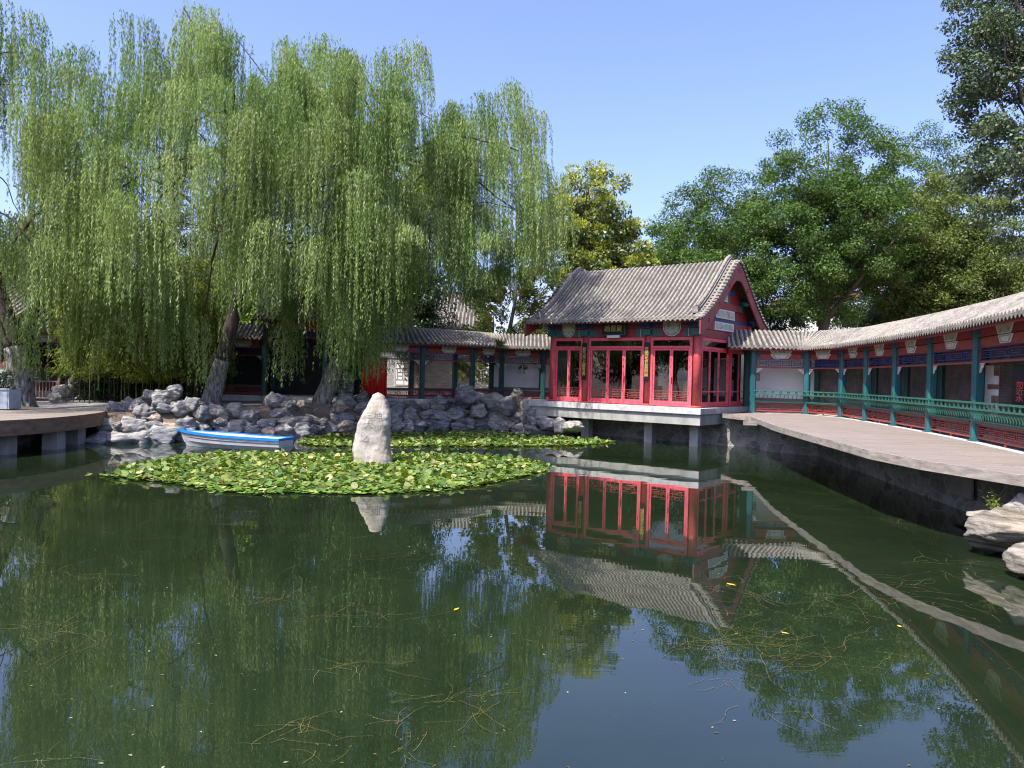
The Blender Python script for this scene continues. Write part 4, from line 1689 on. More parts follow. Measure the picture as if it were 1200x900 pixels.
for (px, py, Y, sx, sz, key) in ((546, 463, 45.6, 1.0, .95, 'rock_grey'), (562, 468, 45.8, .9, .7, 'rock_grey'), (580, 472, 45.5, 1.0, .75, 'rock_pale'), (605, 467, 44.9, .75, .6, 'rock_tan'), (606, 462, 44.6, .42, .42, 'rock_dark'), (594, 476, 44.5, .9, .7, 'rock_grey'),
                                 (618, 480, 43.0, .75, .85, 'rock_pale'), (634, 486, 42.2, .8, .8, 'rock_grey'), (640, 497, 41.3, .8, .6, 'rock_pale'), (656, 500, 40.6, .5, .6, 'rock_pale'), (672, 501, 39.6, .75, .38, 'rock_pale'),
                                 (516, 474, 45.0, .9, .55, 'rock_grey'), (480, 478, 44.2, 1.0, .6, 'rock_dark'), (405, 470, 41.6, .75, .45, 'rock_grey'), (423, 470, 42.4, .7, .62, 'rock_dark'), (398, 476, 40.8, .7, .4, 'rock_tan'),
                                 (456, 475, 43.6, .9, .5, 'rock_grey'), (560, 483, 45.0, .9, .6, 'rock_pale'), (533, 487, 45.0, 1.0, .6, 'rock_grey')):
    q = gY(px, py, Y)
    put_rock(q.x, Y, q.z, sx, sx * .75, sz, key)

for k in range(46):
    p = stn[random.randrange(1, nb_ - 2)]
    i = stn.index(p)
    d = (stn[i + 1] - p).normalized()
    n = Vector((-d.y, d.x, 0))
    inl = random.uniform(-.25, 1.5)
    q = p + n * inl + d * random.uniform(-.4, .4)
    s_ = random.uniform(.18, .36)
    put_rock(q.x, q.y, .3 + inl * .68 + random.uniform(0, .35), s_ * random.uniform(1, 1.6), s_, s_ * random.uniform(.6, .9))

# labels that tell the rocks apart: what they lie beside, their row, tone and order
M3 = cam.matrix_world.inverted()


def pixel(v):
    q = M3 @ Vector(v)
    return (600 - 900 * q.x / q.z, 450 + 900 * q.y / q.z)


SPOTS = [(205, 'between the round deck and the boat bow'), (275, 'behind the bow half of the blue boat'), (352, 'behind the stern half of the blue boat'), (425, 'between the boat and the standing stone'),
         (475, 'just right of the standing stone'), (545, 'below the back walkway columns'), (605, 'in the tall rockery beside the pavilion'), (999, 'under the corner of the pavilion terrace')]
TONE = {'rock_grey': 'grey', 'rock_dark': 'slate dark', 'rock_pale': 'pale', 'rock_tan': 'tan'}
ORD = ['first', 'second', 'third', 'fourth', 'fifth', 'sixth', 'seventh', 'eighth', 'ninth', 'tenth', 'eleventh', 'twelfth', 'thirteenth', 'fourteenth', 'fifteenth']
cells = {}
for o, s in bank_rocks:
    px, py = pixel(o.location)
    sp = next(t for lim, t in SPOTS if px < lim)
    row = 'waterline' if o.location.z < .42 else ('middle tier' if o.location.z < 1.0 else 'top tier')
    cells.setdefault((sp, row, TONE[o['tone']]), []).append((px, o))
for (sp, row, tone), lst in cells.items():
    lst.sort(key=lambda t: t[0])
    for k, (px, o) in enumerate(lst):
        del o['tone']
        pre = '' if len(lst) == 1 else (ORD[k] + ' from left, ')
        tag(o, '%s rock, %s%s, %s' % (tone, pre, row, sp), 'rock', 'rocks piled along the pond bank')

# rocks by the near right bank
for nm, lab, px, py, Y, sx, sy, sz, key, sd in (('rock', 'flat layered tan rock with a weed growing on it at the right edge', 1178, 622, 14.6, 1.02, .8, .46, 'rock_strata', 5),
                                                ('rock', 'rounded pale boulder resting on the layered rocks at the right edge', 1206, 592, 14.4, .40, .5, .32, 'rock_pale', 6),
                                                ('rock', 'pale mossy block standing in the water at the right edge', 1214, 662, 12.8, .46, .5, .5, 'rock_strata', 8),
                                                ('rock', 'thin pale slab under the small weed on the layered rock', 1172, 604, 15.0, .62, .45, .12, 'rock_cream', 9)):
    q = gY(px, py, Y)
    me = rock_mesh('rock_shape', sd * 13, 5, 12, .12, (sx, sy, sz), .07 if key == 'rock_strata' else .03)
    me.materials.append(M[key])
    o = bpy.data.objects.new('rock', me)
    COL.objects.link(o)
    o.location = (q.x, Y, q.z)
    tag(o, lab, 'rock', 'rocks at the near right bank')
# pale rock heap by the left fence, dark rocks behind
for lab, px, py, Y, s, key in (('crumpled pale rock beside the little brown fence on the left', 72, 459, 41, .62, 'rock_pale'), ('low pale rock in front of the brown fence on the left', 66, 467, 39.6, .45, 'rock_pale'), ('dark shaded boulder behind the pale rock near the bamboo', 88, 450, 43, .8, 'rock_dark'), ('slate boulder in the shade right of the brown fence, by the bamboo', 98, 438, 44, .8, 'rock_dark')):
    q = gY(px, py, Y)
    o = bpy.data.objects.new('rock', ROCK_BY[(len(lab) % 12, key)])
    COL.objects.link(o)
    o.location = (q.x, Y, q.z)
    o.scale = (s, s * .8, s * .75)
    tag(o, lab, 'rock')


# ------------------------------------------------------------------ standing stones
def outline_stone(name, rows, depth, mtl, parent, seed, tilt=.12, nu=56):
    """rows: (z, xleft, xright); superellipse sections with noise"""
    zs = [r[0] for r in rows]
    nz_ = 90
    off = Vector((seed * 3.1, seed * 1.7, seed * .9))
    vs, fs = [], []
    for j in range(nz_ + 1):
        z = zs[0] + (zs[-1] - zs[0]) * j / nz_
        for (a, l0, r0), (b, l1, r1) in zip(rows, rows[1:]):
            if a <= z <= b + 1e-6:
                t = (z - a) / (b - a)
                t = t * t * (3 - 2 * t) * .5 + t * .5
                l, r = l0 + (l1 - l0) * t, r0 + (r1 - r0) * t
                break
        cx, hw = (l + r) / 2, (r - l) / 2
        hd = depth * (.35 + .65 * hw / max((q[2] - q[1]) / 2 for q in rows))
        if j > nz_ - 4:
            f = [.93, .8, .6, .25][j - nz_ + 3]
            hw *= f
            hd *= f
        for k in range(nu):
            an = 2 * PI * k / nu
            c, s = math.cos(an), math.sin(an)
            e = .72
            x = cx + hw * math.copysign(abs(c) ** e, c)
            y = hd * math.copysign(abs(s) ** e, s) + tilt * (z - zs[0])
            p = Vector((x, y, z))
            nf = noise.fractal(p * 1.3 + off, .9, 2.1, 6) * .045 + noise.fractal(p * 5 + off, .9, 2.1, 5) * .014 - .03 * abs(noise.noise(Vector((p.x * 2.2, p.y * 2.2, p.z * .8)) + off))
            dr = Vector((c, s, 0))
            p = p + dr * nf
            vs.append(p)
    for j in range(nz_):
        for k in range(nu):
            k2 = (k + 1) % nu
            fs.append((j * nu + k, j * nu + k2, (j + 1) * nu + k2, (j + 1) * nu + k))
    fs.append(tuple(nz_ * nu + k for k in range(nu)))
    mb = MB()
    mb.add(vs, fs, True)
    return mb.build(name, mtl, parent)


sp_ = gz(437, 543, 0)
stn_o = thing('standing_stone', 'tall pale upright stone with worn carved characters standing among lily pads', 'stone', (sp_.x, sp_.y, 0))
u = .00332
rows = []
for yz, l, r in ((920, 142, 556), (850, 132, 548), (800, 134, 540), (700, 118, 520), (600, 130, 512), (500, 147, 492), (420, 152, 500), (360, 185, 502), (300, 216, 500), (240, 245, 482), (200, 265, 466), (150, 288, 440), (115, 300, 420), (92, 318, 390)):
    rows.append(((855 - yz) * u - .05, (l - 335) * u, (r - 335) * u))
body = outline_stone('body', rows, .46, M['rock_cream'], stn_o, 4, tilt=.10)
bpy.context.view_layer.update()


def carve(txt, x, z, size, yoff):
    # lettering bent onto the stone face: keep it a few mm proud of the surface
    dg = bpy.context.evaluated_depsgraph_get()
    hit, loc, nrm, idx = body.ray_cast(Vector((x, -3, z)), Vector((0, 1, 0)))
    y = loc.y if hit else -.4
    ob = text_mesh('inscription', txt, size, M['grey_letter'], body, Matrix.Translation((x, 0, z)) @ Matrix.Rotation(PI / 2, 4, 'X'), extrude=0)
    for v in ob.data.vertices:
        h, l2, n2, i2 = body.ray_cast(Vector((v.co.x, -3, v.co.z)), Vector((0, 1, 0)))
        if h:
            v.co.y = l2.y - .006


carve('\u4e09', -.13, 1.66, .26, 0)
carve('\u5929', -.14, 1.36, .36, 0)
carve('\u4e4b', -.26, .88, .32, 0)
carve('\u795e', .16, 1.62, .34, 0)

us_ = gY(405, 452, 42.6)
o = thing('upright_stone', 'grey green upright slab stone beside the limewashed willow trunk', 'stone', (us_.x, 42.6, 1.35))
outline_stone('body', [(-.3, -.40, .42), (.3, -.42, .44), (.8, -.40, .40), (1.3, -.33, .40), (1.6, -.26, .34), (1.78, -.12, .2)], .3, M['rock_dark'], o, 9, tilt=.05)

# ------------------------------------------------------------------ boat
bw, bs = gz(227, 523, 0), gz(333, 529, 0)
hd_ = (bs - bw)
bt = thing('rowing_boat', 'white rowing boat with bright blue gunwale moored by the rocks', 'boat', ((bw.x + bs.x) / 2 - .22, (bw.y + bs.y) / 2 + .15, 0), math.atan2(hd_.y, hd_.x))
LB = hd_.length + .55
secs = []
for k in range(13):
    t = k / 12
    x = -LB / 2 - .25 + (LB + .25) * t
    half = .62 * (1 - (1 - min(1, t / .55)) ** 2.2) * (1 - .12 * max(0, t - .55) / .45)
    half = max(half, .015)
    sheer = .50 + .14 * (1 - t) ** 2
    rake = .45 * (1 - t) ** 2
    secs.append((x, half, sheer, rake))
mb = MB()
vs, fs = [], []
prof_b = [(1.0, 1.0), (.97, .66), (.95, .635), (.90, .34), (.88, .31), (.70, 0.02), (.35, -.28), (0, -.34)]
for x, half, sheer, rake in secs:
    ring = []
    for sgn in (-1, 1):
        pp = prof_b if sgn < 0 else prof_b[-2::-1]
        for fx, fz in pp:
            z = sheer * fz if fz > 0 else fz * .35
            ring.append((x + rake * (1 - max(0, fz)) * .9, sgn * half * fx, z))
    vs += ring
nr = len(prof_b) * 2 - 1
for k in range(12):
    for j in range(nr - 1):
        a = k * nr + j
        fs.append((a, a + 1, a + nr + 1, a + nr))
fs.append(tuple(12 * nr + j for j in range(nr)))
# inside floor
inner_o = len(vs)
for x, half, sheer, rake in secs:
    h = max(.005, half - .05)
    vs += [(x + .03, -h, sheer - .012), (x + rake * .5 + .03, -h * .8, .16), (x + rake * .5 + .03, h * .8, .16), (x + .03, h, sheer - .012)]
for k in range(12):
    for j in range(3):
        a = inner_o + k * 4 + j
        fs.append((a, a + 4, a + 5, a + 1))
fs.append(tuple(inner_o + 48 - .0 * 1 + j if False else inner_o + 12 * 4 + j for j in range(4)))
mb.add(vs, fs, False)
hull = mb.build('hull', M['boat_white'], bt)
mb = MB()
for sgn in (-1, 1):
    for (x, h, s, r), (x2, h2, s2, r2) in zip(secs, secs[1:]):
        mb.hexa([(x, sgn * (h - .05), s - .07), (x, sgn * (h + .035), s - .07), (x2, sgn * (h2 + .035), s2 - .07), (x2, sgn * (h2 - .05), s2 - .07),
                 (x, sgn * (h - .05), s + .025), (x, sgn * (h + .035), s + .025), (x2, sgn * (h2 + .035), s2 + .025), (x2, sgn * (h2 - .05), s2 + .025)])
x, h, s, r = secs[-1]
mb.box(x - .06, x + .03, -h - .034, h + .034, s - .068, s + .028)
x, h, s, r = secs[0]
mb.box(x - .05, x + .28, -.1, .1, s - .04, s + .032)
mb.build('gunwale', M['boat_blue'], bt)
for tq in (.42, .72):
    k = int(tq * 12)
    x, h, s, r = secs[k]
    mb = MB()
    mb.box(x - .14, x + .14, -h + .06, h - .06, s - .16, s - .12)
    mb.build('thwart', M['boat_blue'], bt)
mb = MB()
for fz in (.36, .655):
    for sgn in (-1, 1):
        pts = []
        for x, half, sheer, rake in secs[1:]:
            fx = .908 if fz < .5 else .972
            pts.append(Vector((x + rake * (1 - fz) * .9, sgn * (half * fx + .004), sheer * fz)))
        mb.tube(pts, .009, 5)
mb.build('rubbing_strake', M['boat_line'], bt)


# ------------------------------------------------------------------ foliage engine
def quads(name, V, tint, m, parent=None, kind=None):
    """V: (n,4,3) array of leaf quads"""
    n = V.shape[0]
    me = bpy.data.meshes.new(name)
    me.vertices.add(n * 4)
    me.vertices.foreach_set('co', np.ascontiguousarray(V, dtype=np.float32).ravel())
    me.loops.add(n * 4)
    me.loops.foreach_set('vertex_index', np.arange(n * 4, dtype=np.int32))
    me.polygons.add(n)
    me.polygons.foreach_set('loop_start', np.arange(0, n * 4, 4, dtype=np.int32))
    me.polygons.foreach_set('loop_total', np.full(n, 4, dtype=np.int32))
    me.update(calc_edges=True)
    at = me.attributes.new('tint', 'FLOAT', 'FACE')
    at.data.foreach_set('value', np.ascontiguousarray(tint, dtype=np.float32))
    me.materials.append(m)
    o = bpy.data.objects.new(name, me)
    COL.objects.link(o)
    if parent is not None:
        o.parent = parent
    return o


def unit(a):
    return a / np.maximum(np.linalg.norm(a, axis=1, keepdims=True), 1e-6)


def leaves(P, D, Nn, L, W):
    """diamond leaves: base P, direction D, normal Nn, length L, width W (arrays)"""
    S = unit(np.cross(D, Nn))
    L = L[:, None]
    W = W[:, None]
    v0 = P
    v2 = P + D * L
    mid = P + D * L * .42 + unit(Nn) * L * .05
    return np.stack([v0, mid + S * W * .5, v2, mid - S * W * .5], axis=1)


LEAF = {
    'willow': leaf_mat('willow_leaf', [(0, (.10, .18, .04)), (.5, (.215, .315, .088)), (1, (.38, .45, .18))], .40, .02, .6),
    'willow_deep': leaf_mat('willow_leaf_green', [(0, (.055, .115, .018)), (.5, (.095, .165, .028)), (1, (.16, .22, .05))], .42, .06),
    'locust': leaf_mat('locust_leaf', [(0, (.036, .082, .012)), (.5, (.068, .138, .022)), (1, (.115, .19, .035))], .35, .02, .6),
    'locust_yellow': leaf_mat('yellow_green_leaf', [(0, (.065, .105, .016)), (.5, (.11, .155, .03)), (1, (.16, .20, .045))], .35, .02, .6),
    'lime': leaf_mat('bright_leaf', [(0, (.10, .19, .012)), (.5, (.16, .28, .02)), (1, (.24, .36, .03))], .5, .04),
    'poplar': leaf_mat('poplar_leaf', [(0, (.036, .066, .024)), (.5, (.066, .105, .04)), (1, (.125, .165, .08))], .25, .03, .5),
    'dark': leaf_mat('deep_green_leaf', [(0, (.020, .045, .012)), (.5, (.035, .070, .018)), (1, (.06, .10, .026))], .3, .04),
    'yellow_flower': leaf_mat('golden_flower', [(0, (.23, .27, .03)), (.5, (.36, .40, .05)), (1, (.50, .53, .10))], .25, .03),
    'golden': leaf_mat('golden_rain_leaf', [(0, (.05, .09, .018)), (.5, (.10, .15, .03)), (1, (.18, .21, .05))], .35, .04),
    'juniper': leaf_mat('juniper_needle', [(0, (.055, .08, .02)), (.5, (.105, .135, .035)), (1, (.18, .2, .06))], .2, .03),
    'bamboo': leaf_mat('bamboo_leaf', [(0, (.11, .17, .022)), (.5, (.21, .28, .04)), (1, (.33, .37, .08))], .45, .02, .6),
    'pad': leaf_mat('lily_pad_leaf', [(0, (.035, .085, .012)), (.35, (.075, .165, .020)), (.7, (.16, .23, .03)), (.86, (.28, .29, .06)), (1, (.40, .37, .16))], .22, .03, .6),
    'hedge': leaf_mat('hedge_leaf', [(0, (.012, .035, .010)), (1, (.04, .075, .02))], .2, .06),
}


def limb(a, b, r0, r1, n=7, bow=.12, seed=0, droop=0):
    rng = random.Random(seed)
    a, b = Vector(a), Vector(b)
    L = (b - a).length
    sd = Vector((rng.uniform(-1, 1), rng.uniform(-1, 1), 0)) * L * .06
    pts, rr = [], []
    for k in range(n + 1):
        t = k / n
        p = a.lerp(b, t)
        p = p + Vector((0, 0, L * bow * math.sin(PI * t))) + sd * math.sin(PI * t * 1.6)
        p += Vector((rng.uniform(-1, 1), rng.uniform(-1, 1), rng.uniform(-1, 1))) * L * .012
        pts.append(p)
        rr.append(r0 + (r1 - r0) * t ** .8)
    return pts, rr


def willow(label, base, trunk, domes, seed, lime_h=1.2, leafm='willow', low_spots=(), strands=58):
    rng = np.random.default_rng(seed)
    rp = random.Random(seed)
    root = thing('willow_tree', label, 'tree', base, 0, 'weeping willows on the bank')
    bx, by, bz = base
    pts = [Vector((0, 0, -.3))] + [Vector((x - bx, y - by, z - bz)) for x, y, z, r in trunk]
    rr = [trunk[0][3] * 1.35] + [t[3] for t in trunk]
    # smooth the trunk
    P2, R2 = [], []
    for (p, q, ra, rb) in zip(pts, pts[1:], rr, rr[1:]):
        for k in range(5):
            t = k / 5
            P2.append(p.lerp(q, t) + Vector((rp.uniform(-.02, .02), rp.uniform(-.02, .02), 0)))
            R2.append(ra + (rb - ra) * t)
    P2.append(pts[-1])
    R2.append(rr[-1])
    cut = max(2, next((i for i, p in enumerate(P2) if p.z > lime_h), 3))
    mb = MB()
    mb.tube(P2[cut:], R2[cut:], 14)
    tr = mb.build('trunk', M['bark'], root)
    if lime_h > .4:
        mb = MB()
        mb.tube(P2[:cut + 1], R2[:cut + 1], 14)
        mb.build('limewash', M['lime'], tr)
    top = P2[-1]
    fork = P2[int(len(P2) * .7)]
    anchors = []
    for (cx, cy, cz, rx, ry, rz, cnt) in domes:
        for _ in range(cnt):
            th = rng.uniform(0, 2 * PI)
            v = rng.uniform(-.15, 1.0)
            s = math.sqrt(max(0, 1 - v * v))
            k = rng.uniform(.55, 1.0) ** .6
            a = np.array([cx + rx * s * math.cos(th) * k, cy + ry * s * math.sin(th) * k, cz + rz * v * k])
            o = np.array([math.cos(th) * (s + .15), math.sin(th) * (s + .15), 0])
            anchors.append((a, o, max(1.8, rng.uniform(2.2, 5.4) * (1.15 - .25 * v)), 1.0))
    for (x, y, z, ln, dn) in low_spots:
        anchors.append((np.array([x, y, z]), np.array([rng.uniform(-.5, .5), -1, 0]) * .6, ln, dn))
    # limbs to some anchors
    order = sorted(range(len(anchors)), key=lambda i: -anchors[i][0][2])
    pick = [order[int(i)] for i in np.linspace(0, len(order) - 1, 15)]
    ends = []
    for i, ai in enumerate(pick):
        a = anchors[ai][0]
        st_ = fork if i % 2 else top
        e = Vector((a[0] - bx, a[1] - by, a[2] - bz - .2))
        lp, lr = limb(st_, e, R2[-1] * (.75 if i % 2 == 0 else .55), .035, 8, .10, seed * 50 + i)
        mb = MB()
        mb.tube(lp, lr, 7)
        for j in range(3):
            k0 = rp.randrange(3, 8)
            nb = anchors[rp.randrange(len(anchors))][0]
            e2 = Vector((nb[0] - bx, nb[1] - by, nb[2] - bz - .1))
            if (e2 - lp[k0]).length < 6.5:
                l2, r2 = limb(lp[k0], e2, lr[k0] * .6, .02, 6, .12, seed * 77 + i * 5 + j)
                mb.tube(l2, r2, 5)
        mb.build('branch', M['bark'], root)
    QV, QT = [], []
    n_dome = sum(d[6] for d in domes)
    for ai, (a, o, ln, dn) in enumerate(anchors):
        ns_ = max(8, int(strands * dn * rng.uniform(.6, 1.35)))
        ctint = rng.uniform(.2, .8)
        low = ai >= n_dome
        # the bough that carries this curtain of strands arches outwards and down
        oh = np.array([o[0], o[1]]) / max(1e-3, math.hypot(o[0], o[1]))
        turn = rng.normal(0, .6)
        oh = np.array([oh[0] * math.cos(turn) - oh[1] * math.sin(turn), oh[0] * math.sin(turn) + oh[1] * math.cos(turn)])
        lat = np.array([-oh[1], oh[0]])
        reach = rng.uniform(1.0, 2.3) * (.6 if low else 1)
        u = rng.uniform(0, 1, ns_) ** .8
        lw = rng.normal(0, .30 + .22 * rng.uniform(), ns_)
        st0 = np.empty((ns_, 3))
        st0[:, 0] = a[0] + oh[0] * (u - .45) * reach + lat[0] * lw
        st0[:, 1] = a[1] + oh[1] * (u - .45) * reach + lat[1] * lw
        st0[:, 2] = a[2] + .55 * reach * (u - 1.15 * u * u) + rng.normal(0, .12, ns_) - .35 * np.abs(lw)
        fl = rng.uniform(1.8, 2.6) if low else rng.uniform(2.9, 6.2)
        if a[0] > -5.3 + (2.6 if low else 0):
            fl = rng.uniform(6.0, 9.0) if a[0] < -2 else rng.uniform(7.4, 9.6)
        Ls = ln * rng.uniform(.35, 1.05, ns_) * (.75 + .4 * u)
        Ls = np.clip(np.minimum(Ls, st0[:, 2] - fl - rng.uniform(0, .9, ns_)), .7, None)
        sway = rng.uniform(-.03, .03, (ns_, 2)) + oh * .04
        kick = rng.uniform(.02, .30, ns_)
        az = unit(np.stack([oh[0] + rng.normal(0, .7, ns_), oh[1] + rng.normal(0, .7, ns_), np.zeros(ns_)], 1))
        for s in range(ns_):
            n = int(Ls[s] / .058)
            t = np.sort(rng.uniform(.0, 1, n)) * Ls[s]
            hx = kick[s] * (1 - np.exp(-t / .4))
            P = np.empty((n, 3))
            P[:, 0] = st0[s, 0] + az[s, 0] * hx + sway[s, 0] * t + .02 * np.sin(t * 2.1 + s)
            P[:, 1] = st0[s, 1] + az[s, 1] * hx + sway[s, 1] * t
            P[:, 2] = st0[s, 2] + .35 * kick[s] * (1 - np.exp(-t / .2)) - t
            ph = rng.uniform(0, 2 * PI, n)
            D = np.stack([np.cos(ph) * .42, np.sin(ph) * .42, -rng.uniform(.5, 1.2, n)], 1)
            D = unit(D)
            Nn = np.stack([np.cos(ph + rng.normal(0, 1.0, n)), np.sin(ph + rng.normal(0, 1.0, n)), rng.uniform(.2, 1.0, n)], 1)
            L = rng.uniform(.11, .19, n)
            QV.append(leaves(P, D, Nn, L, L * rng.uniform(.19, .28, n)))
            QT.append(np.clip(ctint + rng.normal(0, .15, n), 0, 1))
    V = np.concatenate(QV)
    V -= np.array([bx, by, bz])
    quads('crown', V, np.concatenate(QT), LEAF[leafm], root)
    return root, V.shape[0]


n_leaf = 0
g0 = gz(25, 476, 1.25)
r_, k_ = willow('weeping willow with a limewashed trunk behind the planter on the round deck', (g0.x, g0.y, 1.2),
                [(g0.x, g0.y, 1.25, .62), (g0.x - .1, g0.y, 2.6, .5), (g0.x - .4, g0.y, 4.2, .42), (g0.x - 1.2, g0.y, 6.5, .34), (g0.x - 1.8, g0.y, 9, .26), (g0.x - 1.9, g0.y, 11.5, .17)],
                [(g0.x - 2.2, g0.y - 1, 9.5, 6.0, 6.0, 11.9, 74)], 21, 2.55, low_spots=[(g0.x + .9, g0.y - 1, 5.4, 3.6, 1), (g0.x - .9, g0.y - 1.5, 5.2, 2.6, .7)])
n_leaf += k_
g1 = gz(246, 473, 1.42)
r_, k_ = willow('tall weeping willow with a slanting limewashed trunk above the boat', (g1.x, g1.y, 1.4),
                [(g1.x, g1.y, 1.4, .50), (g1.x + .45, g1.y, 3.2, .38), (g1.x + .95, g1.y, 5.2, .33), (g1.x + 1.5, g1.y, 7.6, .29), (g1.x + 1.7, g1.y, 10.5, .23), (g1.x + 1.1, g1.y, 14, .16)],
                [(g1.x + .2, g1.y - .2, 10.2, 9.2, 7.0, 11.5, 168)], 22, 2.0,
                low_spots=[(g1.x + .35, g1.y - 2.0, 5.6, 5.0, .7), (g1.x - .5, g1.y - 2.2, 7.4, 4.6, 1.0), (g1.x - .9, g1.y - 2.4, 8.4, 5.2, 1.0), (g1.x - .3, g1.y - 2.4, 8.6, 4.6, 1.0), (g1.x - 1.7, g1.y - 2.2, 8.6, 4.6, .9), (g1.x - 4, g1.y - 1, 8.0, 4.6, .9), (g1.x - 5.5, g1.y - .5, 7.5, 4.4, .9), (g1.x - 2.8, g1.y - 1, 7.6, 4.4, .9), (g1.x - 4.8, g1.y - .6, 6.2, 4.0, .7), (g1.x - 6.4, g1.y - .4, 6.6, 4.0, .7)])
n_leaf += k_
g2 = gz(377, 472, 1.48)
r_, k_ = willow('weeping willow leaning right behind the standing stone, strands hanging nearly to the rocks', (g2.x, g2.y, 1.46),
                [(g2.x, g2.y, 1.45, .52), (g2.x + .55, g2.y, 3.0, .44), (g2.x + 1.05, g2.y, 4.5, .40), (g2.x + 1.35, g2.y, 6.0, .36), (g2.x + 1.8, g2.y, 8.5, .29), (g2.x + 2.5, g2.y, 11.5, .2), (g2.x + 3.2, g2.y, 14.5, .13)],
                [(g2.x + 2.0, g2.y - 1.6, 9.6, 7.2, 6.8, 11.2, 134), (g2.x + 8.4, g2.y - 1.3, 9.6, 4.4, 4.4, 9.3, 74)], 23, 2.3,
                low_spots=[(g2.x + 1.9, g2.y - 2.4, 8.6, 6.0, 1.3), (g2.x + .9, g2.y - 2.2, 8.8, 5.2, .9), (g2.x + 2.8, g2.y - 2.4, 8.9, 5.8, 1.3), (g2.x + 3.5, g2.y - 2.2, 8.4, 5.2, .9), (g2.x - 1.3, g2.y - 1.6, 7.6, 5.2, .7),
                           (g2.x + 2.3, g2.y - 2.3, 6.4, 4.6, .8), (g2.x + 3.1, g2.y - 2.5, 6.9, 5.2, .8), (g2.x + 1.7, g2.y - 2.3, 6.0, 4.4, .5), (g2.x - 1.4, g2.y - 1.7, 5.6, 4.2, .5), (g2.x + 11.2, g2.y - 2.0, 11, 5.5, 1.0), (g2.x + 11.8, g2.y - 2.2, 12.2, 6.0, .8), (g2.x + 10.4, g2.y - 1.6, 10, 5, 1.0)])
n_leaf += k_


def broadleaf(label, base, height, blobs, leafm, seed, leaf=.20, per=260, rc=(.7, 1.25), trunk_r=.3, name='tree', group=None, bark='bark_grey', clump_w=.5, flat=.7, limbs=7, fork=.4, top2=None, lift=0.0):
    """blobs: (cx, cy, cz, rx, ry, rz, clumps) relative to the base"""
    rng = np.random.default_rng(seed)
    root = thing(name, label, 'tree', base, 0, group)
    rp = random.Random(seed)
    cl = []
    for (cx, cy, cz, rx, ry, rz, n) in blobs:
        d = unit(rng.normal(0, 1, (n, 3)))
        k = rng.uniform(0, 1, (n, 1)) ** .42
        cl.append(np.array([cx, cy, cz]) + d * k * np.array([rx, ry, rz]))
    C = np.concatenate(cl)
    # trunk + limbs
    top = Vector((rp.uniform(-.4, .4), rp.uniform(-.4, .4), height * fork))
    mb = MB()
    tp, tr_ = limb((0, 0, -.3), top, trunk_r * 1.15, trunk_r * .8, 6, 0, seed)
    mb.tube(tp, tr_, 10)
    mb.build('trunk', M[bark], root)
    idx = rng.choice(len(C), min(limbs, len(C)), replace=False)
    for i, ci in enumerate(idx):
        e = Vector(C[ci])
        s_ = tp[-1 - (i % 2)]
        mb = MB()
        lp, lr = limb(s_, e, trunk_r * .55, .03, 7, .06, seed * 9 + i)
        mb.tube(lp, lr, 6)
        for j in range(4):
            k0 = rp.randrange(2, 7)
            c2 = Vector(C[rp.randrange(len(C))])
            if (c2 - lp[k0]).length < height * .33:
                l2, r2 = limb(lp[k0], c2, lr[k0] * .6, .018, 5, .06, seed * 31 + i * 7 + j)
                mb.tube(l2, r2, 5)
        mb.build('branch', M[bark], root)
    QV, QT = [], []
    for c in C:
        r = rng.uniform(*rc)
        n = int(per * (r / np.mean(rc)) ** 2)
        d = unit(rng.normal(0, 1, (n, 3)))
        k = rng.uniform(.15, 1, (n, 1)) ** .5
        P = c + d * k * np.array([r, r, r * flat])
        out = unit(d * .7 + np.array([0, 0, .35 + lift]) + rng.normal(0, .55, (n, 3)))
        D = unit(np.cross(out, rng.normal(0, 1, (n, 3))) + np.array([0, 0, -.25]))
        L = leaf * rng.uniform(.65, 1.3, n)
        QV.append(leaves(P, D, out, L, L * clump_w * rng.uniform(.8, 1.2, n)))
        QT.append(np.clip(rng.uniform(.3, .7) + rng.normal(0, .16, n), 0, 1))
    V = np.concatenate(QV)
    quads('crown', V, np.concatenate(QT), LEAF[leafm], root)
    return root, C, V.shape[0]


def far_tree(label, px, py_top, half_px, Y, leafm, seed, zb=1.4, n=60, low=.22, **kw):
    tp = gY(px, py_top, Y)
    H = tp.z - zb
    rx = half_px * Y / 900
    rz = H * (1 - low) / 2
    cz = H - rz
    blobs = [(0, 0, cz, rx * .86, rx * .75, rz * .9, int(n * 1.5)), (-rx * .32, -rx * .1, cz - rz * .25, rx * .62, rx * .6, rz * .6, int(n * .42)), (rx * .3, rx * .05, cz - rz * .3, rx * .62, rx * .6, rz * .6, int(n * .42))]
    return broadleaf(label, (tp.x, Y, zb), H, blobs, leafm, seed, **kw)


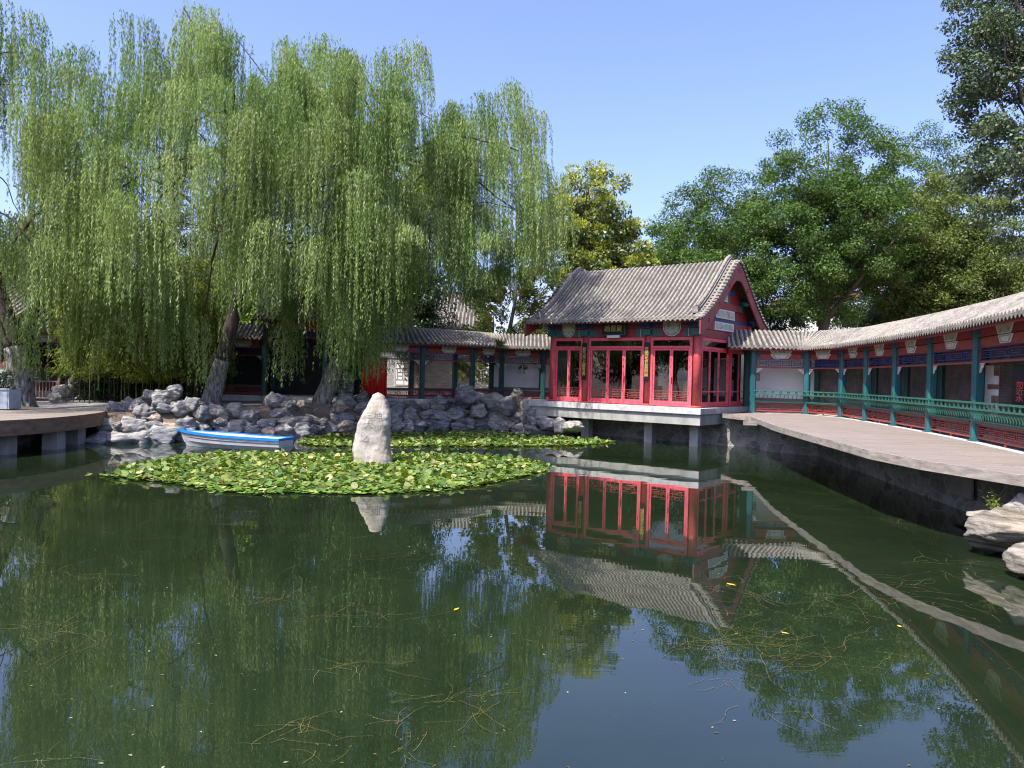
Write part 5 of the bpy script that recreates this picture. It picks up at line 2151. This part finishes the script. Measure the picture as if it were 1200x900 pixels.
TG = 'trees behind the red pavilion and right walkway'
for args, kw in (
    (('tall broad green locust tree above the right walkway with dark trunks showing', 975, 106, 108, 56, 'locust', 31), dict(n=165, trunk_r=.42, fork=.33, limbs=9)),
    (('rounded green locust tree standing just left of the tallest locust', 848, 184, 86, 60, 'locust', 32), dict(n=112)),
    (('low bushy green tree directly above the pavilion ridge', 768, 258, 72, 62, 'locust', 33), dict(n=84, low=.1)),
    (('yellow green airy tree under the grey poplar at the right', 1085, 182, 82, 60, 'locust_yellow', 34), dict(n=90, leaf=.24, trunk_r=.22)),
    (('dusty pale green tree at the far right above the walkway roof', 1180, 215, 78, 58, 'locust_yellow', 35), dict(n=80)),
    (('middling green tree filling the skyline between the golden tree and the rounded locust', 800, 226, 62, 64, 'locust', 39), dict(n=80, low=.08)),
    (('tall green tree standing behind the yellow green tree at the right', 1092, 132, 84, 68, 'locust', 40), dict(n=140, low=.1)),
    (('dark low tree filling the gap behind the gable', 905, 285, 60, 66, 'dark', 36), dict(n=46, low=.05)),
    (('dark low tree behind the middle of the right walkway', 1040, 288, 75, 66, 'dark', 37), dict(n=52, low=.05)),
    (('dark low tree behind the right end of the walkway', 1150, 285, 75, 62, 'dark', 38), dict(n=52, low=.05)),
):
    r_, C_, k_ = far_tree(*args, group=TG, **kw)
    n_leaf += k_
BG = 'trees behind the left halls'
for args, kw in (
    (('bright lime green tree glowing behind the garden hall roof', 322, 262, 48, 50, 'lime', 41), dict(n=42, leaf=.3, low=.12)),
    (('dark tree behind the garden hall, right of the bright lime tree', 420, 258, 62, 58, 'dark', 42), dict(n=50, low=.05)),
    (('dark tree behind the bamboo, left of the bright lime tree', 215, 235, 75, 56, 'dark', 43), dict(n=60, low=.05)),
    (('dark tree behind the white house at the far left', 90, 240, 75, 54, 'dark', 44), dict(n=60, low=.05)),
    (('dark tree at the left edge behind the deck willow', -30, 240, 75, 54, 'dark', 45), dict(n=50, low=.05)),
    (('dark leafy tree shading the grey hall gable', 492, 262, 42, 54, 'dark', 46), dict(n=36, low=.15)),
):
    r_, C_, k_ = far_tree(*args, group=BG, **kw)
    n_leaf += k_


def golden_tree(label, px, py_top, half, Y, seed, n, zb=1.4, low=.3):
    root, C, k = far_tree(label, px, py_top, half, Y, 'golden', seed, zb=zb, n=n, low=low, group='golden flowering trees', leaf=.30, per=105, rc=(.6, 1.0), trunk_r=.2)
    rng = np.random.default_rng(seed + 5)
    QV = []
    for c in C:
        if rng.uniform() < .06:
            continue
        m_ = 170
        d = unit(rng.normal(0, 1, (m_, 3)))
        P = c + np.array([0, 0, .45]) + d * np.array([.68, .68, .36]) * rng.uniform(.2, 1, (m_, 1)) ** .5 + np.array([rng.normal(0, .25), rng.normal(0, .25), 0])
        D = unit(d + np.array([0, 0, .8]))
        Nn = unit(rng.normal(0, 1, (m_, 3)))
        L = rng.uniform(.10, .2, m_)
        QV.append(leaves(P, D, Nn, L, L * .6))
    V = np.concatenate(QV)
    quads('blossom', V, np.clip(rng.normal(.5, .22, len(V)), 0, 1), LEAF['yellow_flower'], root)
    return k + len(V)


n_leaf += golden_tree('tall golden flowering tree with a dark trunk left of the pavilion ridge', 692, 172, 62, 56, 51, 74)
n_leaf += golden_tree('small golden flowering tree peeping over the left half of the pavilion ridge', 728, 258, 44, 54.5, 52, 52, low=.1)

lb_, C_, k_ = broadleaf('unseen leafy green tree added on the left bank for the pavilion glass to reflect', (-33, 8, 1.3), 13, [(0, 0, 8, 4.5, 4.5, 4.5, 90), (0, 0, 4, 4, 4, 2.5, 50)], 'locust', 47, per=150, leaf=.28, group='unseen trees added along the left bank')  # out-of-view trees, added so the pavilion glass has foliage to reflect
for k, (x, y) in enumerate(((-36, 15.5), (-34, 22.5), (-38, 1), (-33, -6), (-39, 29))):
    o = copy_tree(lb_)
    o.location = (x, y, 1.3)
    o.rotation_euler = (0, 0, 1.3 * k + .7)
# poplar at the right, closer to us
q = gY(1222, 480, 36)
r_, C_, k_ = broadleaf('large grey green poplar leaning into the picture at the upper right', (q.x, 36, 1.5), 24, [(1.6, 0, 19.5, 5.0, 5, 7.0, 90), (-2.6, -.3, 18.3, 2.9, 3, 4.6, 62), (-2.6, -.2, 12.6, 2.9, 3, 2.4, 24), (1.5, 0, 11.5, 5, 4, 5, 44)], 'poplar', 61, leaf=.15, per=230, rc=(.5, .95), trunk_r=.4, clump_w=.8, limbs=10, fork=.4, name='poplar_tree')
n_leaf += k_

# juniper
q = gY(596, 470, 55)
rng = np.random.default_rng(71)
root = thing('juniper_tree', 'dark olive juniper behind the back walkway, left of the pavilion roof', 'tree', (q.x, 55, 1.4))
mb = MB()
lp, lr = limb((0, 0, -.3), (0, 0, 9), .35, .06, 6, 0, 3)
mb.tube(lp, lr, 8)
mb.build('trunk', M['bark_grey'], root)
QV, QT = [], []
for k in range(230):
    z = rng.uniform(1.5, 9.6)
    R = 3.9 * (1 - (z - 1.5) / 10.5) ** .55 * rng.uniform(.45, 1.05)
    th = rng.uniform(0, 2 * PI)
    c = np.array([math.cos(th) * R, math.sin(th) * R, z])
    m_ = 150
    d = unit(rng.normal(0, 1, (m_, 3)))
    ax = unit(np.array([[math.cos(th), math.sin(th), .45]]))
    tt = rng.uniform(-.6, .6, (m_, 1))
    P = c + ax * tt + d * (.30 * (1 - np.abs(tt)))
    D = unit(d * .6 + ax)
    L = rng.uniform(.14, .30, m_)
    QV.append(leaves(P, D, unit(rng.normal(0, 1, (m_, 3))), L, L * .35))
    QT.append(np.clip(rng.uniform(.25, .75) + rng.normal(0, .15, m_), 0, 1))
V = np.concatenate(QV)
n_leaf += len(V)
quads('crown', V, np.concatenate(QT), LEAF['juniper'], root)


# bamboo: four clumps of shape, copied
def make_bamboo(seed):
    rng = np.random.default_rng(seed)
    rp = random.Random(seed)
    root = thing('bamboo', 'slender arching bamboo stem with drooping leaves behind the rocks and below the willow strands', 'bamboo', (0, 0, 0), 0, 'bamboo behind the left bank')
    h = rp.uniform(6.5, 9.0)
    lean = rp.uniform(.8, 2.0)
    th = rp.uniform(0, 2 * PI)
    pts = [Vector((math.cos(th) * lean * t ** 2.2, math.sin(th) * lean * t ** 2.2, h * t)) for t in [k / 10 for k in range(11)]]
    mb = MB()
    mb.tube(pts, [.03 - .022 * k / 10 for k in range(11)], 6)
    mb.build('culm', M['weed'], root)
    QV, QT = [], []
    for k in range(85):
        t = rng.uniform(.22, 1)
        i = min(9, int(t * 10))
        p = np.array(pts[i].lerp(pts[i + 1], t * 10 - i))
        a = rng.uniform(0, 2 * PI)
        rr_ = rng.uniform(.15, .95) * (1.1 - .5 * t)
        c = p + np.array([math.cos(a) * rr_, math.sin(a) * rr_, rng.uniform(-.1, .35)])
        m_ = 26
        P = c + rng.normal(0, .16, (m_, 3))
        D = unit(np.stack([math.cos(a) + rng.normal(0, .6, m_), math.sin(a) + rng.normal(0, .6, m_), -rng.uniform(.2, 1.3, m_)], 1))
        Nn = unit(rng.normal(0, .6, (m_, 3)) + np.array([0, 0, 1]))
        L = rng.uniform(.16, .30, m_)
        QV.append(leaves(P, D, Nn, L, L * .2))
        QT.append(np.clip(rng.uniform(.2, .8) + rng.normal(0, .15, m_), 0, 1))
    quads('foliage', np.concatenate(QV), np.concatenate(QT), LEAF['bamboo'], root)
    return root


protos = [make_bamboo(80 + k) for k in range(5)]
spots = []
for k in range(46):
    px = 75 + 185 * (k + .5) / 46 + random.uniform(-3, 3)
    Y = random.uniform(39.6, 43)
    q = gY(px, 460, Y)
    spots.append((q.x, Y))
random.shuffle(spots)
for k, (x, y) in enumerate(spots):
    o = protos[k] if k < 5 else copy_tree(protos[k % 5])
    o.location = (x, y, ground_z(x, y) - .05)
    o.rotation_euler = (0, 0, random.uniform(0, 6.28))
    s = random.uniform(.8, 1.08)
    o.scale = (s, s, s)

# dark undergrowth at the foot of the bamboo
sh0 = None
SHL = ['low dark shrub at the foot of the bamboo, nearest the brown railing gate', 'low dark shrub under the bamboo, second from the railing gate', 'low dark shrub under the bamboo, third from the railing gate', 'low dark shrub at the middle of the bamboo clump',
       'low dark shrub under the bamboo, third from the slanting willow', 'low dark shrub under the bamboo, second from the slanting willow', 'low dark shrub under the bamboo, nearest the slanting limewashed willow']
for k, px in enumerate((112, 132, 152, 172, 190, 208, 224)):
    q = gY(px, 460, 43.3)
    if sh0 is None:
        sh0, C_, k_ = broadleaf(SHL[0], (0, 0, 0), 2.0, [(0, 0, .9, .95, .6, .8, 26)], 'dark', 88, leaf=.15, per=130, rc=(.25, .45), trunk_r=.05, name='shrub', group='shrubs under the bamboo', limbs=4)
        o = sh0
    else:
        o = copy_tree(sh0)
        o['label'] = SHL[k]
    o.location = (q.x, 43.1 + .35 * math.sin(k * 2.1), ground_z(q.x, 43))
    o.rotation_euler = (0, 0, k * 1.9)
    s = 1 + .16 * math.sin(k * 3.3)
    o.scale = (s, s, s)

# ------------------------------------------------------------------ lily pads
def inpoly(x, y, poly):
    c = False
    j = len(poly) - 1
    for i in range(len(poly)):
        (xi, yi), (xj, yj) = poly[i], poly[j]
        if (yi > y) != (yj > y) and x < (xj - xi) * (y - yi) / (yj - yi) + xi:
            c = not c
        j = i
    return c


def world_poly(px):
    return [(gz(a, b, 0).x, gz(a, b, 0).y) for a, b in px]


FRONT = world_poly([(122, 559), (150, 548), (205, 537), (250, 532), (300, 531), (360, 532), (415, 534), (470, 533), (540, 534), (590, 536.5), (628, 541.5), (643, 548), (640, 553), (600, 562), (555, 571), (500, 577), (440, 580), (380, 579), (340, 578), (300, 580), (250, 576), (215, 569), (180, 565), (150, 563)])
BACK = world_poly([(348, 519), (372, 512), (400, 511), (440, 509), (500, 507), (560, 506.5), (600, 508), (640, 512.5), (690, 514.5), (720, 518), (705, 521), (660, 523), (600, 523.5), (540, 523.5), (500, 523.5), (470, 524.5), (440, 523), (400, 524), (370, 523)])


def pad_geom(rng, n=11, cup=None):
    """one pad: list of verts, faces (fan of quads), local, radius 1"""
    a0 = .12
    cup = rng.uniform(-.1, .28) if cup is None else cup
    ring = []
    for k in range(n):
        t = a0 + (2 * PI - 2 * a0) * k / (n - 1)
        r = 1 + rng.uniform(-.06, .06)
        ring.append((math.cos(t) * r, math.sin(t) * r, cup * .5 + rng.uniform(-.06, .06) + cup * .5 * math.sin(t * 2 + 1)))
    vs = [(0, 0, 0)] + ring
    return vs, [(0, k, k + 1) for k in range(1, n)]


def pad_object_mesh(seed):
    rng = random.Random(seed)
    vs, fs = pad_geom(rng, 14)
    me = bpy.data.meshes.new('lily_pad')
    th = -.03
    n = len(vs)
    v2 = vs + [(x, y, z + th) for x, y, z in vs]
    f2 = fs + [tuple(reversed([i + n for i in f])) for f in fs]
    for k in range(1, n - 1):
        f2.append((k, k + n, k + 1 + n, k + 1))
    me.from_pydata(v2, [], f2)
    return me


def pad_mat(name, stops, under):
    m, nt, out = new_mat(name)
    oi = N(nt, 'ShaderNodeObjectInfo')
    col = ramp(nt, oi.outputs['Random'], stops)
    b = N(nt, 'ShaderNodeBsdfPrincipled', Roughness=.6)
    b.inputs['Specular IOR Level'].default_value = .25
    tc = N(nt, 'ShaderNodeTexCoord')
    nz = N(nt, 'ShaderNodeTexNoise', Scale=2.5, Detail=4)
    nt.links.new(tc.outputs['Object'], nz.inputs['Vector'])
    v = ramp(nt, nz.outputs[0], [(.3, (.75, .78, .7)), (.7, (1.15, 1.12, 1.1))])
    mx = N(nt, 'ShaderNodeMix', data_type='RGBA', blend_type='MULTIPLY')
    mx.inputs['Factor'].default_value = 1
    nt.links.new(col, mx.inputs['A'])
    nt.links.new(v, mx.inputs['B'])
    nt.links.new(mx.outputs['Result'], b.inputs['Base Color'])
    nt.links.new(b.outputs[0], out.inputs[0])
    return m


M['pad'] = pad_mat('lily_pad', [(0, (.04, .09, .012)), (.35, (.08, .17, .02)), (.7, (.15, .24, .03)), (.9, (.25, .30, .06)), (1, (.36, .38, .14))], None)
pad_meshes = [pad_object_mesh(900 + k) for k in range(10)]
for me in pad_meshes:
    me.materials.append(M['pad'])


def scatter(poly, density, rng):
    xs = [p[0] for p in poly]
    ys = [p[1] for p in poly]
    area = (max(xs) - min(xs)) * (max(ys) - min(ys))
    out = []
    for _ in range(int(area * density)):
        x, y = rng.uniform(min(xs), max(xs)), rng.uniform(min(ys), max(ys))
        if inpoly(x, y, poly):
            if math.hypot((x - sp_.x) / .85, (y - sp_.y) / .6) < 1:
                continue
            out.append((x, y))
    return out


rng_ = random.Random(5)
fp = scatter(FRONT, 108, rng_)
# loosen the rim so that single pads drift off the edge
for k in range(60):
    a = rng_.randrange(len(FRONT))
    x, y = FRONT[a]
    fp.append((x + rng_.uniform(-.6, .6), y + rng_.uniform(-.35, .35)))
fp.sort(key=lambda p: p[1])
ind, rest = fp[:290], fp[290:]
for x, y in ind:
    o = bpy.data.objects.new('lily_pad', pad_meshes[rng_.randrange(10)])
    COL.objects.link(o)
    r = rng_.uniform(.06, .11)
    tl = rng_.gauss(0, .18)
    o.location = (x, y, .012 + abs(math.sin(tl)) * r + rng_.uniform(0, .035))
    o.rotation_euler = (tl, rng_.gauss(0, .12), rng_.uniform(0, 6.28))
    o.scale = (r, r, r)
    tag(o, 'single floating lily pad along the near edge of the large front lily patch', 'lily pad', 'lily pads at the near edge of the front patch')


def pad_stuff(name, pts, seed):
    rng = random.Random(seed)
    Vs, Ts = [], []
    for x, y in pts:
        vs, fs = pad_geom(rng, 9)
        r = rng.uniform(.055, .11)
        big = rng.random() < .2
        tx, ty = (rng.gauss(0, .45), rng.gauss(0, .4)) if big else (rng.gauss(0, .13), rng.gauss(0, .13))
        R_ = Matrix.Rotation(rng.uniform(0, 6.28), 3, 'Z') @ Matrix.Rotation(tx, 3, 'X') @ Matrix.Rotation(ty, 3, 'Y')
        z0 = .012 + (abs(math.sin(tx)) + abs(math.sin(ty))) * r + rng.uniform(0, .05)
        w = [R_ @ Vector(v) * r + Vector((x, y, z0)) for v in vs]
        t = min(1, max(0, rng.gauss(.5, .3)))
        for k in range(1, len(w) - 2, 2):
            Vs.append([w[0], w[k], w[k + 1], w[k + 2]])
            Ts.append(t)
    o = quads(name, np.array([[tuple(v) for v in q] for q in Vs]), np.array(Ts), LEAF['pad'])
    o['kind'] = 'stuff'
    return o


pad_stuff('lily_pads', rest, 6)
bp_ = scatter(BACK, 105, rng_)
pad_stuff('lily_pads', bp_, 7)
# a few pale lily blooms
for px, py, lab in ((325, 531, 'pale yellow water lily bloom rising from the front patch below the boat'), (589, 507, 'pale pink water lily bloom at the back patch by the rockery'), (606, 509, 'white water lily bloom in the back patch near the terrace')):
    q = gz(px, py, .12)
    o = thing('water_lily', lab, 'flower', (q.x, q.y, .0))
    mb = MB()
    mb.tube([(0, 0, -.05), (0, 0, .14)], .012, 6)
    mb.build('stem', M['weed'], o)
    mb = MB()
    for ring, (cnt, ln, up_) in enumerate(((8, .14, .35), (7, .12, .9), (5, .09, 1.6))):
        for k in range(cnt):
            t = 2 * PI * k / cnt + ring * .3
            d = Vector((math.cos(t), math.sin(t), up_)).normalized()
            s = Vector((-math.sin(t), math.cos(t), 0)) * .035
            c = Vector((0, 0, .14))
            mid = c + d * ln * .5 - Vector((0, 0, .01))
            mb.add([c, mid + s, c + d * ln + Vector((0, 0, .02)), mid - s, mid + Vector((0, 0, -.006))], [(0, 1, 2, 3), (0, 4, 1), (1, 4, 2), (2, 4, 3), (3, 4, 0)], True)
    mb.build('petals', mat('lily_petal', (.72, .68, .45) if 'yellow' in lab else (.75, .70, .68), .5), o)

# ------------------------------------------------------------------ pondweed strands on the surface
weeds = []


def weed(pts, w, m_i):
    mb = weeds_mb
    mb.m = m_i
    vs = []
    for i, p in enumerate(pts):
        d = (pts[min(i + 1, len(pts) - 1)] - pts[max(i - 1, 0)])
        d = d.normalized() if d.length > 1e-6 else Vector((1, 0, 0))
        n = Vector((-d.y, d.x, 0)) * w * .5 * (1 - .6 * i / len(pts))
        vs += [p - n, p + n]
    mb.add(vs, [(2 * i, 2 * i + 1, 2 * i + 3, 2 * i + 2) for i in range(len(pts) - 1)], True)


weeds_mb = MB()
rw_ = random.Random(14)


def tangle(px, py, n, spread_px, ln, main=0, curl=.5, cols=(0, 0, 1)):
    for _ in range(int(n * .75)):
        a, b = px + rw_.gauss(0, spread_px), py + rw_.gauss(0, spread_px * .22)
        if b < 516:
            continue
        q = gz(a, b, .005)
        th = main + rw_.gauss(0, .9) + (PI if rw_.random() < .5 else 0)
        L = ln * rw_.uniform(.4, 1.4)
        k = int(max(6, L / .06))
        pts = []
        cur = rw_.gauss(0, curl)
        p = Vector((q.x, q.y, .004 + rw_.uniform(0, .006)))
        for j in range(k):
            pts.append(p.copy())
            th += cur * L / k + rw_.gauss(0, .2)
            p += Vector((math.cos(th), math.sin(th), 0)) * L / k
        weed(pts, rw_.uniform(.003, .0065), rw_.choice(cols))
        # small side leaves
        for j in range(2, k, 3):
            if rw_.random() < .5:
                d = Vector((rw_.uniform(-1, 1), rw_.uniform(-1, 1), 0)).normalized() * rw_.uniform(.02, .05)
                weed([pts[j], pts[j] + d * .5, pts[j] + d], .008, rw_.choice(cols))


tangle(535, 818, 20, 24, .7, 0, .9)
tangle(545, 835, 5, 16, .5, 1.2, 1.0)
tangle(470, 845, 10, 14, .4, .5, 1.5)
tangle(465, 882, 8, 10, .35, .5, 2)
tangle(340, 850, 12, 16, .5, .6, 1.5)
tangle(345, 872, 12, 26, .4, 0, 1)
tangle(45, 886, 9, 14, .4, 0, 1)
tangle(450, 655, 26, 45, .9, 0, .8)
tangle(430, 725, 14, 26, .7, 0, .8)
tangle(300, 700, 12, 30, .8, 0, .8)
tangle(70, 665, 26, 50, .9, 0, .6)
tangle(55, 740, 20, 40, .9, .3, .8)
tangle(400, 785, 16, 22, .6, 0, 1)
tangle(390, 710, 9, 22, .7, 0, 1)
tangle(880, 745, 44, 55, 1.0, -.1, .9)
tangle(840, 755, 20, 24, .6, 0, .9)
tangle(930, 770, 26, 40, 1.0, -.3, .9, (0, 1, 2))
tangle(860, 690, 30, 26, .7, -.1, .6, (2, 2, 1))
tangle(1010, 705, 40, 60, .9, -.3, .5, (0, 1))
tangle(1080, 680, 24, 40, .9, -.2, .6, (1, 2))
tangle(970, 588, 18, 34, 1.0, 0, .4, (1, 0))
tangle(1060, 612, 18, 32, 1.0, 0, .4, (1, 0))
tangle(1120, 660, 22, 26, .8, .2, .8, (0, 1))
tangle(1110, 700, 14, 30, .8, -.2, .8, (0, 1))
tangle(960, 840, 8, 40, .8, -.6, .8)
tangle(850, 800, 12, 14, .4, 0, 1.4, (0, 1))
tangle(610, 665, 14, 40, .7, 0, .7)
tangle(640, 745, 6, 40, .5, 0, .7)
tangle(230, 590, 14, 60, .9, 0, .4)
tangle(160, 545, 22, 28, .7, 0, .3, (1, 0))
tangle(160, 524, 34, 24, .4, 0, .4, (1, 0))
tangle(110, 524, 14, 22, .4, 0, .4, (1, 0))
tangle(200, 620, 14, 60, .9, 0, .5)
tangle(700, 640, 6, 30, .6, 0, .6)
weed_o = weeds_mb.build('pondweed', [M['weed'], mat('pondweed_yellow', (.125, .105, .028), .6), mat('pondweed_brown', (.13, .06, .025), .7)])
struct(weed_o, 'stuff')
# tiny leaf litter and fluff on the water
rng = np.random.default_rng(404)
P_ = []
while len(P_) < 230:
    a, b = rng.uniform(0, 1200), 545 + 355 * rng.uniform() ** 1.2
    q = gz(a, b, .004)
    if -14 < q.x < 10.5 and not inpoly(q.x, q.y, FRONT) and (q.x < 8.5 or q.y > 17):
        P_.append((q.x, q.y, .004))
P_ = np.array(P_)
m_ = len(P_)
th = rng.uniform(0, 2 * PI, m_)
L = rng.uniform(.012, .055, m_)
lit = quads('leaf_litter', leaves(P_, np.stack([np.cos(th), np.sin(th), np.zeros(m_)], 1), np.tile([0., 0, 1], (m_, 1)), L, L * .5), rng.uniform(0, 1, m_), leaf_mat('litter', [(0, (.05, .055, .02)), (.6, (.14, .13, .04)), (1, (.34, .32, .24))], .1, .02, .6))
lit['kind'] = 'stuff'
# fallen yellow leaves drifting on the water
for lab, px, py, s in (('yellow fallen leaf floating on the pavilion roof reflection', 857, 685, .08), ('small yellow leaf floating among the weed right of centre', 920, 742, .05), ('pale yellow leaf drifting below the right end of the roof reflection', 1054, 734, .06), ('green yellow leaf floating beneath the standing stone reflection', 535, 714, .055)):
    q = gz(px, py, .006)
    o = bpy.data.objects.new('fallen_leaf', None)
    mb = MB()
    mb.add([(-s, 0, 0), (-s * .3, -s * .4, .006), (s * .5, -s * .3, .004), (s, 0, .012), (s * .5, s * .3, .004), (-s * .3, s * .4, .006), (-s, 0, -.003), (s, 0, .008)], [(0, 1, 2, 3, 4, 5), (6, 5, 4, 7), (6, 7, 2, 1)], False)
    o = mb.build('fallen_leaf', mat('fallen_leaf', (.55, .40, .03), .6))
    o.location = q
    o.rotation_euler = (0, 0, px)
    tag(o, lab, 'leaf')

# ------------------------------------------------------------------ small plants and furniture
q = gY(1166, 603, 14.9)
root = thing('weed_plant', 'spindly yellow green weed growing on the layered rock at the right edge', 'plant', (q.x, 14.9, q.z - .05))
rng = np.random.default_rng(91)
mb = MB()
QV, QT = [], []
for k in range(16):
    th = rng.uniform(0, 2 * PI)
    ln = rng.uniform(.25, .62)
    le_ = rng.uniform(.15, .9)
    pts = [Vector((math.cos(th) * le_ * ln * t ** 1.4, math.sin(th) * le_ * ln * t ** 1.4, ln * t * (1 - .25 * t * le_))) for t in [j / 6 for j in range(7)]]
    mb.tube(pts, [.005 - .0005 * j for j in range(7)], 5)
    m_ = 26
    i = rng.integers(1, 6, m_)
    P = np.array([pts[a].lerp(pts[a + 1], rng.uniform()) for a in i])
    D = unit(rng.normal(0, .7, (m_, 3)) + np.array([0, 0, .2]))
    L = rng.uniform(.03, .09, m_)
    QV.append(leaves(P, D, unit(rng.normal(0, 1, (m_, 3))), L, L * .3))
    QT.append(rng.uniform(.4, 1, m_))
mb.build('stem', M['weed'], root)
quads('leaves', np.concatenate(QV), np.concatenate(QT), LEAF['bamboo'], root)
q = gY(586, 402, 46.6)
root = thing('roof_grass', 'dry tuft of grass growing on the back walkway roof', 'plant', (q.x, q.y, q.z - .25))
QV = []
m_ = 160
th = rng.uniform(0, 2 * PI, m_)
D = unit(np.stack([np.cos(th) * .5, np.sin(th) * .5, rng.uniform(.6, 1.4, m_)], 1))
P = np.stack([rng.normal(0, .12, m_), rng.normal(0, .12, m_), np.zeros(m_)], 1)
L = rng.uniform(.3, .95, m_)
quads('blades', leaves(P, D, unit(rng.normal(0, 1, (m_, 3))), L, np.full(m_, .03)), rng.uniform(.6, 1, m_), LEAF['golden'], root)

# planter on the round deck
p0 = gz(24, 481, 1.26)
pl = thing('planter_box', 'grey blue wooden planter box on the round deck at the left edge', 'planter', (p0.x - 2.25, p0.y + .5, 1.26), .03)
mb = MB()
for k in range(4):
    x = -1.9 + k * .88
    mb.m = 0
    mb.box(x, x + .86, -.4, -.36, .03, .83)
mb.box(-1.9, 1.62, .36, .4, .03, .83)
mb.box(-1.94, -1.9, -.4, .4, .03, .83)
mb.box(1.62, 1.66, -.4, .4, .03, .83)
mb.build('panel', M['planter'], pl)
mb = MB()
mb.box(-1.97, 1.69, -.44, -.3, .832, .88)
mb.box(-1.97, 1.69, .3, .44, .832, .88)
mb.build('rim', M['planter'], pl)
mb = MB()
mb.box(-1.88, 1.6, -.35, .35, .1, .78)
mb.build('soil', M['earth'], pl)
hg = thing('clipped_shrub', 'dark clipped evergreen shrub growing in the grey blue planter box', 'shrub', (p0.x - 2.25, p0.y + .5, 2.0))
m_ = 7000
P = np.stack([rng.uniform(-1.75, 1.5, m_), rng.uniform(-.38, .38, m_), rng.uniform(.0, .78, m_) ** .8], 1)
P[:, 2] += .08 * np.sin(P[:, 0] * 5) + rng.normal(0, .03, m_)
L = rng.uniform(.05, .1, m_)
quads('foliage', leaves(P, unit(rng.normal(0, 1, (m_, 3))), unit(rng.normal(0, .7, (m_, 3)) + np.array([0, 0, .8])), L, L * .6), rng.uniform(0, 1, m_), LEAF['hedge'], hg)
mb = MB()
for k in range(6):
    mb.tube([(-1.5 + k * .55, 0, -.1), (-1.45 + k * .55, .05, .5)], [.03, .012], 6)
mb.build('stem', M['bark_grey'], hg)
# little brown railing gate
p0 = gY(52, 464, 41.5)
fg = thing('railing_gate', 'small brown railing gate beside the pale rock behind the left willow', 'gate', (p0.x, 41.5, 1.12), .05)
for x in (-.75, .75):
    mb = MB()
    mb.box(x - .05, x + .05, -.05, .05, 0, 1.35)
    mb.build('post', M['rust_rail'], fg)
mb = MB()
for z in (.2, 1.1):
    mb.box(-.7, .7, -.02, .02, z, z + .06)
for k in range(8):
    x = -.62 + k * .177
    mb.box(x - .018, x + .018, -.015, .015, .261, 1.099)
mb.build('rails', M['rust_rail'], fg)
p0 = gY(4, 455, 39)
fg = thing('low_fence', 'low grey railing behind the planter in front of the white house', 'fence', (p0.x, 39, 1.12))
for k in range(7):
    mb = MB()
    mb.tube([(-3 + k * .75, 0, 0), (-3 + k * .75, 0, 1.35)], .025, 6)
    mb.build('post', M['metal'], fg)
mb = MB()
mb.tube([(-3.1, 0, 1.36), (1.7, 0, 1.36)], .03, 6)
mb.tube([(-3.1, 0, .8), (1.7, 0, .8)], .02, 6)
mb.build('rail', M['metal'], fg)
print('leaf quads', n_leaf)
